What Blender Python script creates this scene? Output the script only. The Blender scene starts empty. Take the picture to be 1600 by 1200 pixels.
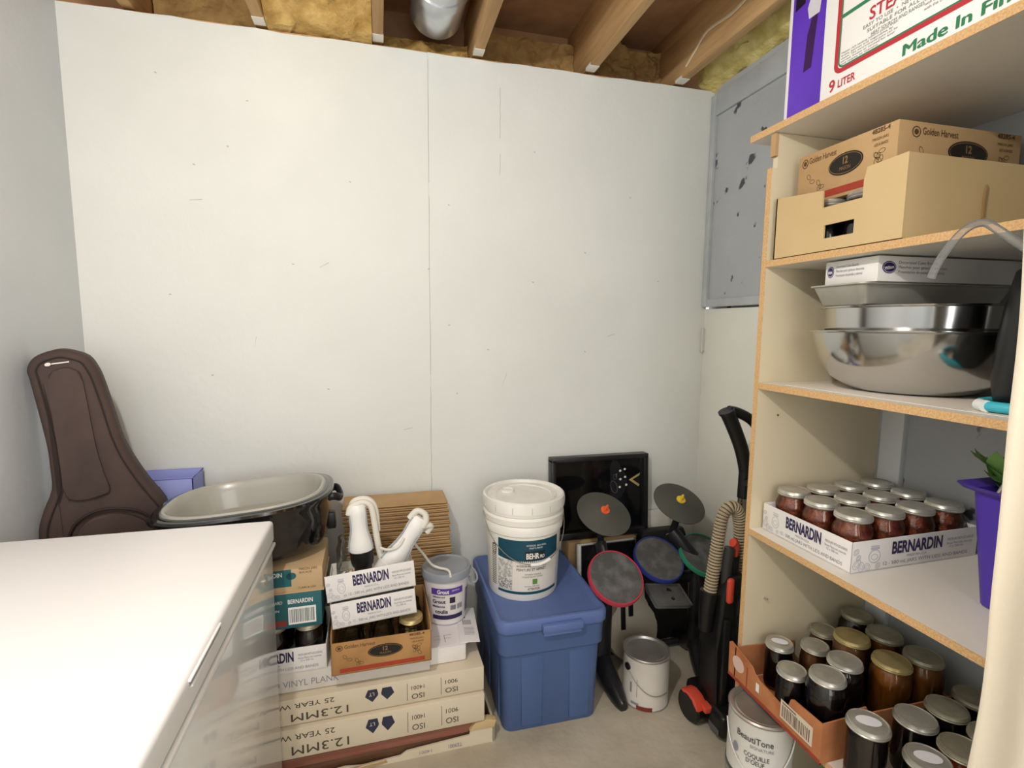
import bpy, bmesh, math, random
from math import sin, cos, pi, radians, sqrt
from mathutils import Vector, Matrix, noise
random.seed(7)
SC = bpy.context.scene
COL = SC.collection

# ------------------------------------------------------------------ camera
cd = bpy.data.cameras.new('camera'); cam = bpy.data.objects.new('camera', cd); COL.objects.link(cam)
F, PITCH, YAW, ROLL, H = 799.05, radians(6.517), radians(-14.388), radians(0.486), 1.4
fw = Vector((-sin(YAW)*cos(PITCH), cos(YAW)*cos(PITCH), -sin(PITCH)))
rt = Vector((cos(YAW), sin(YAW), 0)); up = rt.cross(fw)
rt2 = rt*cos(ROLL)+up*sin(ROLL); up2 = -rt*sin(ROLL)+up*cos(ROLL)
M3 = Matrix((rt2, up2, -fw)).transposed()
cam.matrix_world = Matrix.Translation((0, 0, H)) @ M3.to_4x4()
cd.sensor_width = 36; cd.sensor_fit = 'HORIZONTAL'; cd.lens = F/1600*36; cd.clip_start = 0.02
SC.camera = cam
# ------------------------------------------------------------------ view, world, lights
SC.view_settings.view_transform = 'Standard'; SC.view_settings.look = 'None'
SC.view_settings.gamma = 1; SC.view_settings.use_curve_mapping = False
SC.view_settings.exposure = 0.44
w = bpy.data.worlds.new('world'); SC.world = w; w.use_nodes = True
w.node_tree.nodes['Background'].inputs[0].default_value = (1.0, 0.985, 0.95, 1)
w.node_tree.nodes['Background'].inputs[1].default_value = 0.83
def point(name, loc, power, r, col):
    l = bpy.data.lights.new(name, 'POINT'); l.energy = power; l.shadow_soft_size = r; l.color = col
    o = bpy.data.objects.new(name, l); COL.objects.link(o); o.location = loc; return o
point('ceiling_bulb_light', (-0.38, 0.25, 2.22), 43, 0.03, (1.0, 0.98, 0.945))
def area(name, loc, tgt, power, sx, sy, col):
    l = bpy.data.lights.new(name, 'AREA'); l.shape = 'RECTANGLE'; l.size = sx; l.size_y = sy; l.energy = power; l.color = col
    o = bpy.data.objects.new(name, l); COL.objects.link(o); o.location = loc
    o.rotation_euler = (Vector(tgt)-Vector(loc)).to_track_quat('-Z', 'Y').to_euler(); return o
area('fill_light', (0.1, -1.6, 1.6), (0.3, 2, 1.0), 16, 1.2, 1.6, (1.0, 0.98, 0.95))  # soft fill lamp added behind the camera, not an actual source

# ------------------------------------------------------------------ materials
def lin(c):
    if isinstance(c, str):
        c = [int(c[i:i+2], 16)/255 for i in (0, 2, 4)]
    return tuple(((x/12.92) if x <= .04045 else ((x+.055)/1.055)**2.4) for x in c)+(1,)
MATS = {}
def mat(name, col, rough=.5, metal=0, var=None, vscale=6, detail=4, bump=0, bscale=60, coat=0, spec=.5, stretch=(1,1,1), trans=0, sss=0, ior=1.45, vsharp=None):
    if name in MATS: return MATS[name]
    m = bpy.data.materials.new(name); m.use_nodes = True; nt = m.node_tree; b = nt.nodes['Principled BSDF']
    b.inputs['Base Color'].default_value = lin(col); b.inputs['Roughness'].default_value = rough
    b.inputs['Metallic'].default_value = metal; b.inputs['Coat Weight'].default_value = coat
    b.inputs['Specular IOR Level'].default_value = spec; b.inputs['Transmission Weight'].default_value = trans; b.inputs['IOR'].default_value = ior
    tc = nt.nodes.new('ShaderNodeTexCoord'); mp = nt.nodes.new('ShaderNodeMapping'); mp.inputs['Scale'].default_value = stretch
    nt.links.new(tc.outputs['Object'], mp.inputs[0])
    if var is not None:
        n = nt.nodes.new('ShaderNodeTexNoise'); n.inputs['Scale'].default_value = vscale; n.inputs['Detail'].default_value = detail
        nt.links.new(mp.outputs[0], n.inputs['Vector'])
        r = nt.nodes.new('ShaderNodeValToRGB'); lo, hi = vsharp or (.35, .65)
        r.color_ramp.elements[0].position = lo; r.color_ramp.elements[1].position = hi
        r.color_ramp.elements[0].color = lin(col); r.color_ramp.elements[1].color = lin(var)
        nt.links.new(n.outputs[0], r.inputs[0]); nt.links.new(r.outputs[0], b.inputs['Base Color'])
    if bump:
        n2 = nt.nodes.new('ShaderNodeTexNoise'); n2.inputs['Scale'].default_value = bscale; n2.inputs['Detail'].default_value = 5
        nt.links.new(mp.outputs[0], n2.inputs['Vector'])
        bp = nt.nodes.new('ShaderNodeBump'); bp.inputs['Strength'].default_value = bump; bp.inputs['Distance'].default_value = .01
        nt.links.new(n2.outputs[0], bp.inputs['Height']); nt.links.new(bp.outputs[0], b.inputs['Normal'])
    MATS[name] = m; return m

def wallpaint(name, base, var, spot, spotpos=.74, spotscale=9, bump=.12):
    """painted board with faint blotches and small dark scuffs"""
    m = mat(name, base, rough=.55, var=var, vscale=2.2, bump=bump, bscale=35)
    nt = m.node_tree; b = nt.nodes['Principled BSDF']; src = b.inputs['Base Color'].links[0].from_socket
    tc = nt.nodes.new('ShaderNodeTexCoord')
    n = nt.nodes.new('ShaderNodeTexNoise'); n.inputs['Scale'].default_value = spotscale; n.inputs['Detail'].default_value = 3
    nt.links.new(tc.outputs['Object'], n.inputs['Vector'])
    r = nt.nodes.new('ShaderNodeValToRGB'); r.color_ramp.elements[0].position = spotpos; r.color_ramp.elements[1].position = spotpos+.03
    nt.links.new(n.outputs[0], r.inputs[0])
    mx = nt.nodes.new('ShaderNodeMixRGB'); mx.inputs[2].default_value = lin(spot)
    nt.links.new(r.outputs[0], mx.inputs[0]); nt.links.new(src, mx.inputs[1]); nt.links.new(mx.outputs[0], b.inputs['Base Color'])
    return m

def clear(name, tint, refl=.9, rough=.02, body=0):
    """thin clear glass or plastic: see-through with mirror-like sheen"""
    if name in MATS: return MATS[name]
    m = bpy.data.materials.new(name); m.use_nodes = True; nt = m.node_tree; nt.nodes.clear()
    o = nt.nodes.new('ShaderNodeOutputMaterial'); t = nt.nodes.new('ShaderNodeBsdfTransparent'); g = nt.nodes.new('ShaderNodeBsdfGlossy')
    t.inputs[0].default_value = lin(tint); g.inputs['Roughness'].default_value = rough
    lw = nt.nodes.new('ShaderNodeFresnel'); lw.inputs['IOR'].default_value = 1.5
    mul = nt.nodes.new('ShaderNodeMath'); mul.operation = 'MULTIPLY'; mul.inputs[1].default_value = refl
    nt.links.new(lw.outputs[0], mul.inputs[0])
    mx = nt.nodes.new('ShaderNodeMixShader'); nt.links.new(mul.outputs[0], mx.inputs[0]); nt.links.new(t.outputs[0], mx.inputs[1]); nt.links.new(g.outputs[0], mx.inputs[2])
    last = mx
    if body:
        d = nt.nodes.new('ShaderNodeBsdfDiffuse'); d.inputs[0].default_value = lin(tint)
        m2 = nt.nodes.new('ShaderNodeMixShader'); m2.inputs[0].default_value = body
        nt.links.new(mx.outputs[0], m2.inputs[1]); nt.links.new(d.outputs[0], m2.inputs[2]); last = m2
    nt.links.new(last.outputs[0], o.inputs[0]); MATS[name] = m; return m

def m_particle():
    m = mat('particle_board', 'c69c68', rough=.75, var='d6b180', vscale=260, detail=3, vsharp=(.38, .62), bump=.25, bscale=200); return m

PAINT = wallpaint('wall_paint_white', 'dfe2dd', 'd9dcd7', 'a9aca6', .80, 7)
PAINTL = wallpaint('wall_paint_cool', 'd3d8da', 'c9cfd2', '7b8082', .76, 8)
PAINTR = wallpaint('wall_paint_grey', 'b5b9bc', 'abafb2', '4c5157', .64, 11, bump=.25)
TRIMP = mat('trim_paint', 'bcc1c4', rough=.5, var='b0b5b9', vscale=8)
DOORP = mat('door_paint', 'e8e8df', rough=.4, var='e0e0d6', vscale=3)
CONC = mat('concrete', 'a49a86', rough=.8, var='c4bca9', vscale=3.2, detail=9, bump=.35, bscale=22)
JOIST = mat('joist_lumber', 'b48d5f', rough=.7, var='d2ab78', vscale=3, stretch=(9, .7, 9), bump=.15, bscale=30)
SUB = mat('subfloor_wood', '9a7350', rough=.85, var='a98260', vscale=14)
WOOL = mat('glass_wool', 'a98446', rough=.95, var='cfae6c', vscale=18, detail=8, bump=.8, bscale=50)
FOIL = mat('galvanised', 'd3d6da', rough=.24, metal=.8, var='b9bdc1', vscale=12)
WHITEP = mat('white_primer', 'e8e4da', rough=.6)
MELA = mat('melamine', 'e3dfd4', rough=.42, var='e9e5db', vscale=2); MELB = mat('melamine_beige', 'cfc2a4', rough=.45, var='d5c9ad', vscale=2)
PART = m_particle()
ENAMEL = mat('freezer_enamel', 'eef1f2', rough=.2, coat=.6)
GASK = mat('freezer_gasket', 'f0f0ee', rough=.4)
CARD = mat('cardboard', 'bf9f74', rough=.85, var='b29064', vscale=5, bump=.08, bscale=80)
CARD2 = mat('cardboard_pale', 'cdb487', rough=.85, var='c5ab7c', vscale=4)
CARDD = mat('cardboard_dark', '9c7446', rough=.88, var='b58a58', vscale=8)
CARDO = mat('cardboard_orange', 'bd7f52', rough=.8, var='a9663f', vscale=14)
WCARD = mat('white_carton', 'e9e6e2', rough=.55, var='dedbd8', vscale=9)
CREAMC = mat('cream_carton', 'd9cdb6', rough=.7, var='cfc2a9', vscale=5)
BLKP = mat('black_plastic', '121214', rough=.38)
BLKM = mat('black_satin', '1b1b1d', rough=.3, var='26262a', vscale=12)
DKG = mat('dark_grey_rubber', '4a4a4b', rough=.7, var='5e5d5c', vscale=16)
INKP = mat('ink_purple', '2c2350', rough=.6); INKB = mat('ink_black', '1d1c1f', rough=.6); INKG = mat('ink_grey', '8b8a93', rough=.6)
INKL = mat('ink_pale_grey', 'bdbcc4', rough=.6); INKR = mat('ink_red', 'b5323a', rough=.6); INKGR = mat('ink_green', '2f7a52', rough=.6)
INKW = mat('ink_white', 'ecebe8', rough=.6)
STEEL = mat('stainless', 'c9c9c8', rough=.14, metal=1, bump=.02, bscale=8)
STEELD = mat('dull_steel', 'bcbab5', rough=.36, metal=.7, var='a6a39c', vscale=14)
ALU = mat('aluminium_pan', 'b9b6ac', rough=.4, metal=.35, var='aaa79c', vscale=10)
LIDS = mat('jar_lid_silver', 'cfcdc4', rough=.32, metal=.6, var='b9b6ab', vscale=25)
LIDG = mat('jar_lid_gold', 'c9b27a', rough=.34, metal=.6, var='b3a476', vscale=25)
LIDD = mat('jar_lid_dull', 'aea994', rough=.42, metal=.55, var='99937f', vscale=25)
GLASS = clear('jar_glass', 'f4f6f2')
CLEARP = clear('clear_tubing', 'e6e6e4', refl=.95, rough=.08, body=.12)

# ------------------------------------------------------------------ mesh helpers
def rotm(rx=0, ry=0, rz=0, loc=(0, 0, 0)):
    return Matrix.Translation(loc) @ Matrix.Rotation(rz, 4, 'Z') @ Matrix.Rotation(ry, 4, 'Y') @ Matrix.Rotation(rx, 4, 'X')
def frame_to(n, loc=(0, 0, 0)):
    q = Vector(n).normalized().to_track_quat('Z', 'Y'); return Matrix.Translation(loc) @ q.to_matrix().to_4x4()
class B:
    def __init__(s, M=None): s.bm = bmesh.new(); s.M = M or Matrix()
    def _x(s, vs, M): 
        MM = s.M @ (M or Matrix())
        for v in vs: v.co = MM @ v.co
    def box(s, x0, x1, y0, y1, z0, z1, r=0, seg=2, M=None, taper=None):
        vs = [s.bm.verts.new((x, y, z)) for x in (x0, x1) for y in (y0, y1) for z in (z0, z1)]
        if taper:
            cx, cy = (x0+x1)/2, (y0+y1)/2
            for v in vs:
                if v.co.z == z0: v.co.x = cx+(v.co.x-cx)*taper[0]; v.co.y = cy+(v.co.y-cy)*taper[1]
        f = [(0,1,3,2), (4,6,7,5), (0,4,5,1), (2,3,7,6), (0,2,6,4), (1,5,7,3)]
        fs = [s.bm.faces.new([vs[i] for i in q]) for q in f]
        if r:
            es = list({e for q in fs for e in q.edges})
            res = bmesh.ops.bevel(s.bm, geom=es, offset=r, segments=seg, profile=.5, affect='EDGES')
            vs = list({v for q in res['faces'] for v in q.verts} | {v for v in vs if v.is_valid})
        s._x(vs, M); return s
    def poly(s, pts, d0, d1, M=None, r=0, seg=2, rside=False):
        """pts are (x,z); extruded along y from d0 to d1"""
        a = [s.bm.verts.new((p[0], d0, p[1])) for p in pts]; b = [s.bm.verts.new((p[0], d1, p[1])) for p in pts]
        n = len(pts); fs = [s.bm.faces.new(a), s.bm.faces.new(b[::-1])]
        for i in range(n): s.bm.faces.new([a[i], b[i], b[(i+1) % n], a[(i+1) % n]])
        vs = a+b
        if r:
            es = list({e for q in fs for e in q.edges})
            res = bmesh.ops.bevel(s.bm, geom=es, offset=r, segments=seg, profile=.5, affect='EDGES')
            vs = list({v for q in res['faces'] for v in q.verts} | {v for v in vs if v.is_valid})
        s._x(vs, M); return s
    def lathe(s, prof, c=(0, 0, 0), n=40, M=None, close=False, sx=1, sy=1):
        rings = []; vs = []
        for r, z in prof:
            if r < 1e-6: v = s.bm.verts.new((c[0], c[1], c[2]+z)); rings.append([v]); vs.append(v)
            else:
                q = [s.bm.verts.new((c[0]+r*sx*cos(2*pi*i/n), c[1]+r*sy*sin(2*pi*i/n), c[2]+z)) for i in range(n)]; rings.append(q); vs += q
        for a, b in zip(rings, rings[1:]):
            if len(a) == 1 and len(b) == 1: continue
            for i in range(n):
                j = (i+1) % n
                if len(a) == 1: s.bm.faces.new([a[0], b[j], b[i]])
                elif len(b) == 1: s.bm.faces.new([a[i], a[j], b[0]])
                else: s.bm.faces.new([a[i], a[j], b[j], b[i]])
        s._x(vs, M); return s
    def cyl(s, r, z0, z1, c=(0, 0), n=32, r2=None, M=None, bev=0):
        r2 = r if r2 is None else r2
        p = [(0, z0), (r-bev, z0)] + ([(r, z0+bev)] if bev else []) + ([(r2, z1-bev)] if bev else []) + [(r2-bev, z1), (0, z1)]
        return s.lathe(p, (c[0], c[1], 0), n, M)
    def tube(s, pts, r, n=10, cyc=False, M=None, smooth=6, flat=1.0, cap=True):
        P = [Vector(p) for p in pts]
        if smooth and len(P) > 2:
            Q = []; L = len(P)
            rng = range(L) if cyc else range(L-1)
            for i in rng:
                p0 = P[(i-1) % L] if (cyc or i > 0) else P[0]; p1 = P[i]; p2 = P[(i+1) % L]; p3 = P[(i+2) % L] if (cyc or i+2 < L) else P[-1]
                for k in range(smooth):
                    t = k/smooth
                    Q.append(.5*((2*p1)+(p2-p0)*t+(2*p0-5*p1+4*p2-p3)*t*t+(-p0+3*p1-3*p2+p3)*t**3))
            if not cyc: Q.append(P[-1])
            P = Q
        L = len(P); rings = []; prev = None; vs = []
        for i in range(L):
            t = (P[(i+1) % L]-P[i-1]) if (cyc or 0 < i < L-1) else (P[1]-P[0] if i == 0 else P[-1]-P[-2])
            t.normalize()
            if prev is None:
                a = Vector((0, 0, 1)) if abs(t.z) < .9 else Vector((1, 0, 0)); u = t.cross(a).normalized()
            else: u = (prev-t*prev.dot(t)).normalized()
            prev = u; v = t.cross(u)
            rr = r(i/(L-1)) if callable(r) else r
            ring = [s.bm.verts.new(P[i]+u*rr*cos(2*pi*k/n)+v*rr*flat*sin(2*pi*k/n)) for k in range(n)]
            rings.append(ring); vs += ring
        for i in range(L if cyc else L-1):
            a, b = rings[i], rings[(i+1) % L]
            for k in range(n): s.bm.faces.new([a[k], a[(k+1) % n], b[(k+1) % n], b[k]])
        if not cyc and cap: s.bm.faces.new(rings[0][::-1]); s.bm.faces.new(rings[-1])
        s._x(vs, M); return s
    def out(s, name, m, parent=None, ang=38, smooth=True, recalc=True):
        if recalc: bmesh.ops.recalc_face_normals(s.bm, faces=s.bm.faces[:])
        for f in s.bm.faces: f.smooth = smooth
        for e in s.bm.edges:
            if len(e.link_faces) == 2 and e.calc_face_angle(0) > radians(ang): e.smooth = False
        me = bpy.data.meshes.new(name); s.bm.to_mesh(me); s.bm.free(); me.materials.append(m)
        o = bpy.data.objects.new(name, me); COL.objects.link(o)
        if parent: o.parent = parent
        return o
def tag(o, label=None, cat=None, group=None, kind=None):
    if label: o['label'] = label
    if cat: o['category'] = cat
    if group: o['group'] = group
    if kind: o['kind'] = kind
    return o
def thing(name, label, cat, loc=(0, 0, 0), rot=(0, 0, 0), group=None):
    o = bpy.data.objects.new(name, None); COL.objects.link(o); o.location = loc; o.rotation_euler = rot; o.empty_display_size = .05
    return tag(o, label, cat, group)
def struct(o, label=None): o['kind'] = 'structure'; 
def kids(o): return [c for c in ALLKIDS.get(o, [])]
def copy_tree(o, kidmap, parent=None):
    c = o.copy(); COL.objects.link(c); c.parent = parent
    for ch in kidmap.get(o.name, []): copy_tree(ch, kidmap, c)
    return c
def kidmap_of(o):
    km = {}
    for x in bpy.data.objects:
        if x.parent: km.setdefault(x.parent.name, []).append(x)
    return km

# ---- lettering
_tc = {}
def glyphs(s, bold):
    k = (s, bold)
    if k in _tc: return _tc[k]
    cu = bpy.data.curves.new('t', 'FONT'); cu.body = s; cu.size = 1; cu.offset = bold; cu.resolution_u = 3
    o = bpy.data.objects.new('t', cu); COL.objects.link(o)
    bpy.context.view_layer.update()
    ev = o.evaluated_get(bpy.context.evaluated_depsgraph_get()); me = ev.to_mesh()
    vs = [v.co.copy() for v in me.vertices]; fs = [tuple(p.vertices) for p in me.polygons]
    ev.to_mesh_clear(); bpy.data.objects.remove(o); bpy.data.curves.remove(cu)
    _tc[k] = (vs, fs); return _tc[k]
class Ink:
    """printing laid on a flat or curved face; frame: origin, x direction, y direction"""
    def __init__(s, O, X, Y, wrap=None):
        s.O, s.X, s.Y = Vector(O), Vector(X).normalized(), Vector(Y).normalized(); s.N = s.X.cross(s.Y); s.b = bmesh.new(); s.wrap = wrap
    def P(s, x, y, l=0):
        if s.wrap:      # (cx,cy,radius function of z,angle0): x is arc length
            cx, cy, rf, a0 = s.wrap; z = y; r = rf(z)+.0006+l*.0003; a = a0+x/rf(z)
            return Vector((cx+r*cos(a), cy+r*sin(a), z))
        return s.O+s.X*x+s.Y*y+s.N*(.0007+l*.0003)
    def text(s, t, x, y, h, w=None, bold=.0, align='L', l=1, rot=0, flip=False):
        vs, fs = glyphs(t, bold)
        if not vs: return s
        x0 = min(v.x for v in vs); x1 = max(v.x for v in vs); k = h/.73; kx = (w/(x1-x0)) if w else k
        W = (x1-x0)*kx; ox = {'L': 0, 'C': -W/2, 'R': -W}[align]
        c, n = cos(rot), sin(rot); nv = []
        for v in vs:
            a, b = ox+(v.x-x0)*kx, v.y*k
            if flip: a, b = -a, -b
            a, b = a*c-b*n, a*n+b*c
            nv.append(s.b.verts.new(s.P(x+a, y+b, l)))
        for f in fs:
            try: s.b.faces.new([nv[i] for i in f])
            except ValueError: pass
        return s
    def rect(s, x0, y0, x1, y1, l=0, nx=1):
        if s.wrap: nx = max(nx, 12)
        for i in range(nx):
            a, b = x0+(x1-x0)*i/nx, x0+(x1-x0)*(i+1)/nx
            s.b.faces.new([s.b.verts.new(s.P(*p, l)) for p in ((a, y0), (b, y0), (b, y1), (a, y1))])
        return s
    def poly(s, pts, l=0): s.b.faces.new([s.b.verts.new(s.P(x, y, l)) for x, y in pts]); return s
    def oval(s, x, y, rx, ry, l=0, rot=0, n=28):
        return s.poly([(x+rx*cos(t)*cos(rot)-ry*sin(t)*sin(rot), y+rx*cos(t)*sin(rot)+ry*sin(t)*cos(rot)) for t in [2*pi*i/n for i in range(n)]], l)
    def ring(s, x, y, rx, ry, t, l=0, rot=0, n=28):
        for i in range(n):
            a, b = 2*pi*i/n, 2*pi*(i+1)/n; q = []
            for ang, k in ((a, 1), (b, 1), (b, 0), (a, 0)):
                ux, uy = (rx-(0 if k else t))*cos(ang), (ry-(0 if k else t))*sin(ang)
                q.append((x+ux*cos(rot)-uy*sin(rot), y+ux*sin(rot)+uy*cos(rot)))
            s.poly(q, l)
        return s
    def out(s, name, m, parent):
        me = bpy.data.meshes.new(name); s.b.to_mesh(me); s.b.free(); me.materials.append(m)
        o = bpy.data.objects.new(name, me); COL.objects.link(o); o.parent = parent; return o
FR = lambda x, y, z: ((x, y, z), (1, 0, 0), (0, 0, 1))       # face looking towards -y
LF = lambda x, y, z: ((x, y, z), (0, -1, 0), (0, 0, 1))      # face looking towards -x (reads towards -y)
TP = lambda x, y, z: ((x, y, z), (1, 0, 0), (0, 1, 0))       # face looking up

# =================================================================== THE ROOM
D, R, L, T = 2.08, 1.44, -.992, 2.434
YB = -.25                                                     # the room runs on behind the camera
o = B().box(-3, 3, -2.5, 2.6, -.12, 0).out('floor', CONC); struct(o)
# back wall: two sheets with an open hairline seam, ragged upper edge
b = B()
def sheet(x0, x1, jig):
    pts = [(x0, 0), (x1, 0)]; n = 14; rnd = random.Random(jig)
    for i in range(n+1):
        t = i/n; pts.append((x1+(x0-x1)*t, T-.010+rnd.uniform(-.004, .003)))
    b.poly(pts, D, D+.012)
sheet(L-.01, .1923, 3); sheet(.1927, R+.01, 5)
wb = b.out('wall_back', PAINT, smooth=False); struct(wb)
nm = Ink(*FR(0, D, 0))
for (x, z) in [(-.51, 2.02), (-.62, 1.95), (-.44, 2.18), (-.72, 2.24), (-.72, 1.5), (-.31, 1.62), (.27, 1.87), (.27, 1.4), (.43, 1.3), (-.2, 1.15), (.85, 1.71), (.86, 1.29), (1.05, 1.95), (.19, 1.62), (-.1, 1.93), (.62, 1.58), (-.6, 1.21), (.3, 1.12), (1.2, 1.6), (.62, 2.1)]:
    nm.oval(x, z, .0042, .0022, rot=random.uniform(-.6, .6))
for (x, z, a, l) in [(-.62, 1.83, .1, .02), (-.2, 1.62, .5, .02), (.5, 1.17, 1.2, .03), (.1, .98, .2, .018), (.98, 1.36, .3, .02), (-.45, 1.33, 1.4, .02)]:
    nm.poly([(x-l*cos(a), z-l*sin(a)), (x+l*cos(a), z+l*sin(a)), (x+l*cos(a)-.001, z+l*sin(a)+.0022), (x-l*cos(a), z-l*sin(a)+.0015)])
o = nm.out('nail_marks', mat('scuff', 'b4b6b0', rough=.8), wb)
cr = Ink(*FR(0, D, 0))
for (x, z0, z1) in [(.192, .7, 1.15), (.1925, 1.2, 1.9), (.193, 1.95, 2.4), (.475, 2.14, 2.33), (.476, 2.0, 2.08)]:
    k = 9; px = x
    for i in range(k):
        nx = x+random.uniform(-.0016, .0016); a, c_ = z0+(z1-z0)*i/k, z0+(z1-z0)*(i+1)/k
        cr.poly([(px, a), (px+.0013, a), (nx+.0013, c_), (nx, c_)]); px = nx
cr.out('seam_crack', mat('crack', 'a9aba5', rough=.9), wb)
o = B().box(L-.05, L, YB-2, D+.02, 0, T-.01).out('wall_left', PAINTL); struct(o)
# right wall: grey painted upper panel, trims, flush white door
o = B().box(R, R+.05, YB-2, 1.60, 0, T+.02).box(R, R+.05, 1.60, D+.02, 1.52, T-.0).box(R+.04, R+.05, 1.60, D+.02, 0, 1.52).out('wall_right', PAINTR); struct(o)  # last box: unseen backing added behind the door to block outside light
o = B().box(R+.004, R+.038, 1.604, D+.0, 0.01, 1.482, r=.002).out('door_1', DOORP); struct(o)
hg = B().box(R-.006, R+.006, 2.068, 2.08, 1.29, 1.39, r=.002).cyl(.006, 1.285, 1.395, c=(R-.006, 2.073), n=10).out('hinge', mat('hinge_paint', 'c9cac4', rough=.5), o)
for i, (y0, y1, z0, z1, dx) in enumerate([(YB, D-.03, 2.312, 2.408, .012), (1.60, D-.02, 1.49, 1.525, .010), (D-.032, D-.002, 1.49, 2.40, .016)]):
    o = B().box(R-dx, R+.002, y0, y1, z0, z1, r=.002).out('trim_%d' % (i+1), TRIMP); struct(o)
o = B().box(R-.018, R+.002, 1.10, 1.166, 0, 1.234, r=.002).out('trim_4', mat('batten_paint', 'd9dcdf', rough=.5)); struct(o)
# ceiling: subfloor, joists, rim, insulation
o = B().box(-1.6, 2.2, YB-.4, 2.4, 2.67, 2.69).out('ceiling', SUB); struct(o)
o = B().box(-1.6, 2.2, 2.30, 2.34, 2.40, 2.68).out('trim_5', SUB); struct(o)
jx = [-.79, -.385, .012, .385, .852, 1.262]
for i, x in enumerate(jx):
    b = B().box(x-.019, x+.019, YB-.4, 2.30, 2.436, 2.67, r=.002)
    j = b.out('ceiling_joist', JOIST); struct(j)
    if i:
        B().box(x-.0195, x+.0195, 2.028, 2.078, 2.4345, 2.447).out('paint_patch', WHITEP, j)
# top plates under joist ends (pale wood strip over the wall boards)
o = B().box(-1.1, R+.1, D+.012, D+.2, 2.37, 2.431).out('trim_6', JOIST); struct(o)
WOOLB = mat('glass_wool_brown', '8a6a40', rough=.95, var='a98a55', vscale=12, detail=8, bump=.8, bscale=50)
def wool(x0, x1, y0, y1, z0, z1, slope, seed, lab, bulge=.035, wm=None):
    """lumpy batt: front face facing the camera, seen from below"""
    bm = bmesh.new(); nx, nz = 44, 34; g = []
    for i in range(nx+1):
        row = []
        for k in range(nz+1):
            x = x0+(x1-x0)*i/nx; t = k/nz; z = z0+(z1-z0)*t; y = y0+(y1-y0)*0+slope*t
            p = Vector((x*9+seed, z*9, y*5)); d = noise.noise(p)*bulge+noise.noise(p*2.7)*bulge*.5+noise.noise(p*7)*bulge*.2
            row.append(bm.verts.new((x, y-abs(d)-.01, z+d*.3)))
        g.append(row)
    for i in range(nx):
        for k in range(nz): bm.faces.new([g[i][k], g[i+1][k], g[i+1][k+1], g[i][k+1]])
    # back and sides
    bk = [[bm.verts.new((x, y1, z)) for z in (z0, z1)] for x in (x0, x1)]
    bm.faces.new([bk[0][0], bk[1][0], bk[1][1], bk[0][1]])
    bm.faces.new([g[i][0] for i in range(nx+1)]+[bk[1][0], bk[0][0]])
    bb = B(); bb.bm.free(); bb.bm = bm
    o = bb.out('insulation_batt', wm or WOOL); tag(o, lab, 'insulation', 'insulation between the joists'); return o
wool(-.364, -.009, 2.06, 2.28, 2.432, 2.66, -.32, 1, 'bright yellow insulation batt filling the joist bay left of the silver duct', .05)
wool(.033, .364, 2.19, 2.28, 2.432, 2.52, .02, 5, 'low heap of pale insulation beneath the silver duct')
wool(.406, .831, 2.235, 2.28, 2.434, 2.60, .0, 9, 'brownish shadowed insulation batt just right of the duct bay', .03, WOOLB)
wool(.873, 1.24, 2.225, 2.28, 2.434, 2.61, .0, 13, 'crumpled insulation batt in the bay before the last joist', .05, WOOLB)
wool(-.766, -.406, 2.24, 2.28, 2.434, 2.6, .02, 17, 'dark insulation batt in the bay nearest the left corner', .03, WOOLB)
# batt along the top of the right wall
bm = bmesh.new(); g = []
for i in range(60):
    row = []
    for k in range(16):
        y = .7+(2.10-.7)*i/59; t = k/15; a = t*pi*.5
        x = 1.485-.16*sin(a)*1.0+.0; z = 2.415+.22*(1-cos(a))+0*t
        p = Vector((x*8, y*8, z*8)); d = noise.noise(p)*.04+noise.noise(p*3)*.018
        row.append(bm.verts.new((x-abs(d), y, z+d*.6+.01)))
    g.append(row)
for i in range(59):
    for k in range(15): bm.faces.new([g[i][k], g[i+1][k], g[i+1][k+1], g[i][k+1]])
q = [bm.verts.new((1.56, y, z)) for y, z in ((.7, 2.42), (2.1, 2.42), (2.1, 2.66), (.7, 2.66))]
bm.faces.new(q); bm.faces.new([r_[0] for r_ in g]+[q[1], q[0]])
bb = B(); bb.bm.free(); bb.bm = bm
tag(bb.out('insulation_batt', mat('glass_wool_light', 'c4b067', rough=.95, var='e6d694', vscale=14, detail=8, bump=.8, bscale=50)), 'pale yellow insulation batt lying along the top of the right wall', 'insulation', 'insulation between the joists')
# duct
dt = thing('air_duct', 'round silver sheet-metal duct between two ceiling joists', 'duct', (.222, .99, 2.556))
B().tube([(0, -.9, 0), (0, .9, 0), (0, 1.0, .01), (0, 1.045, .06), (0, 1.05, .09)], .098, n=32).out('pipe', FOIL, dt)
B().tube([(0, .86, 0), (0, .90, 0)], .102, n=28, smooth=0).out('collar', FOIL, dt)
cb = B().tube([(1.243, 2.0, 2.47), (1.24, 1.93, 2.50), (1.238, 1.85, 2.53), (1.238, 1.7, 2.515), (1.238, 1.55, 2.53), (1.238, 1.3, 2.50), (1.238, .9, 2.52)], .004, n=8, flat=1.6).out('electrical_cable', mat('cable_white', 'd9c6a6', rough=.5))
tag(cb, 'thin pale cable running along the side of the rightmost ceiling joist', 'cable')

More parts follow.
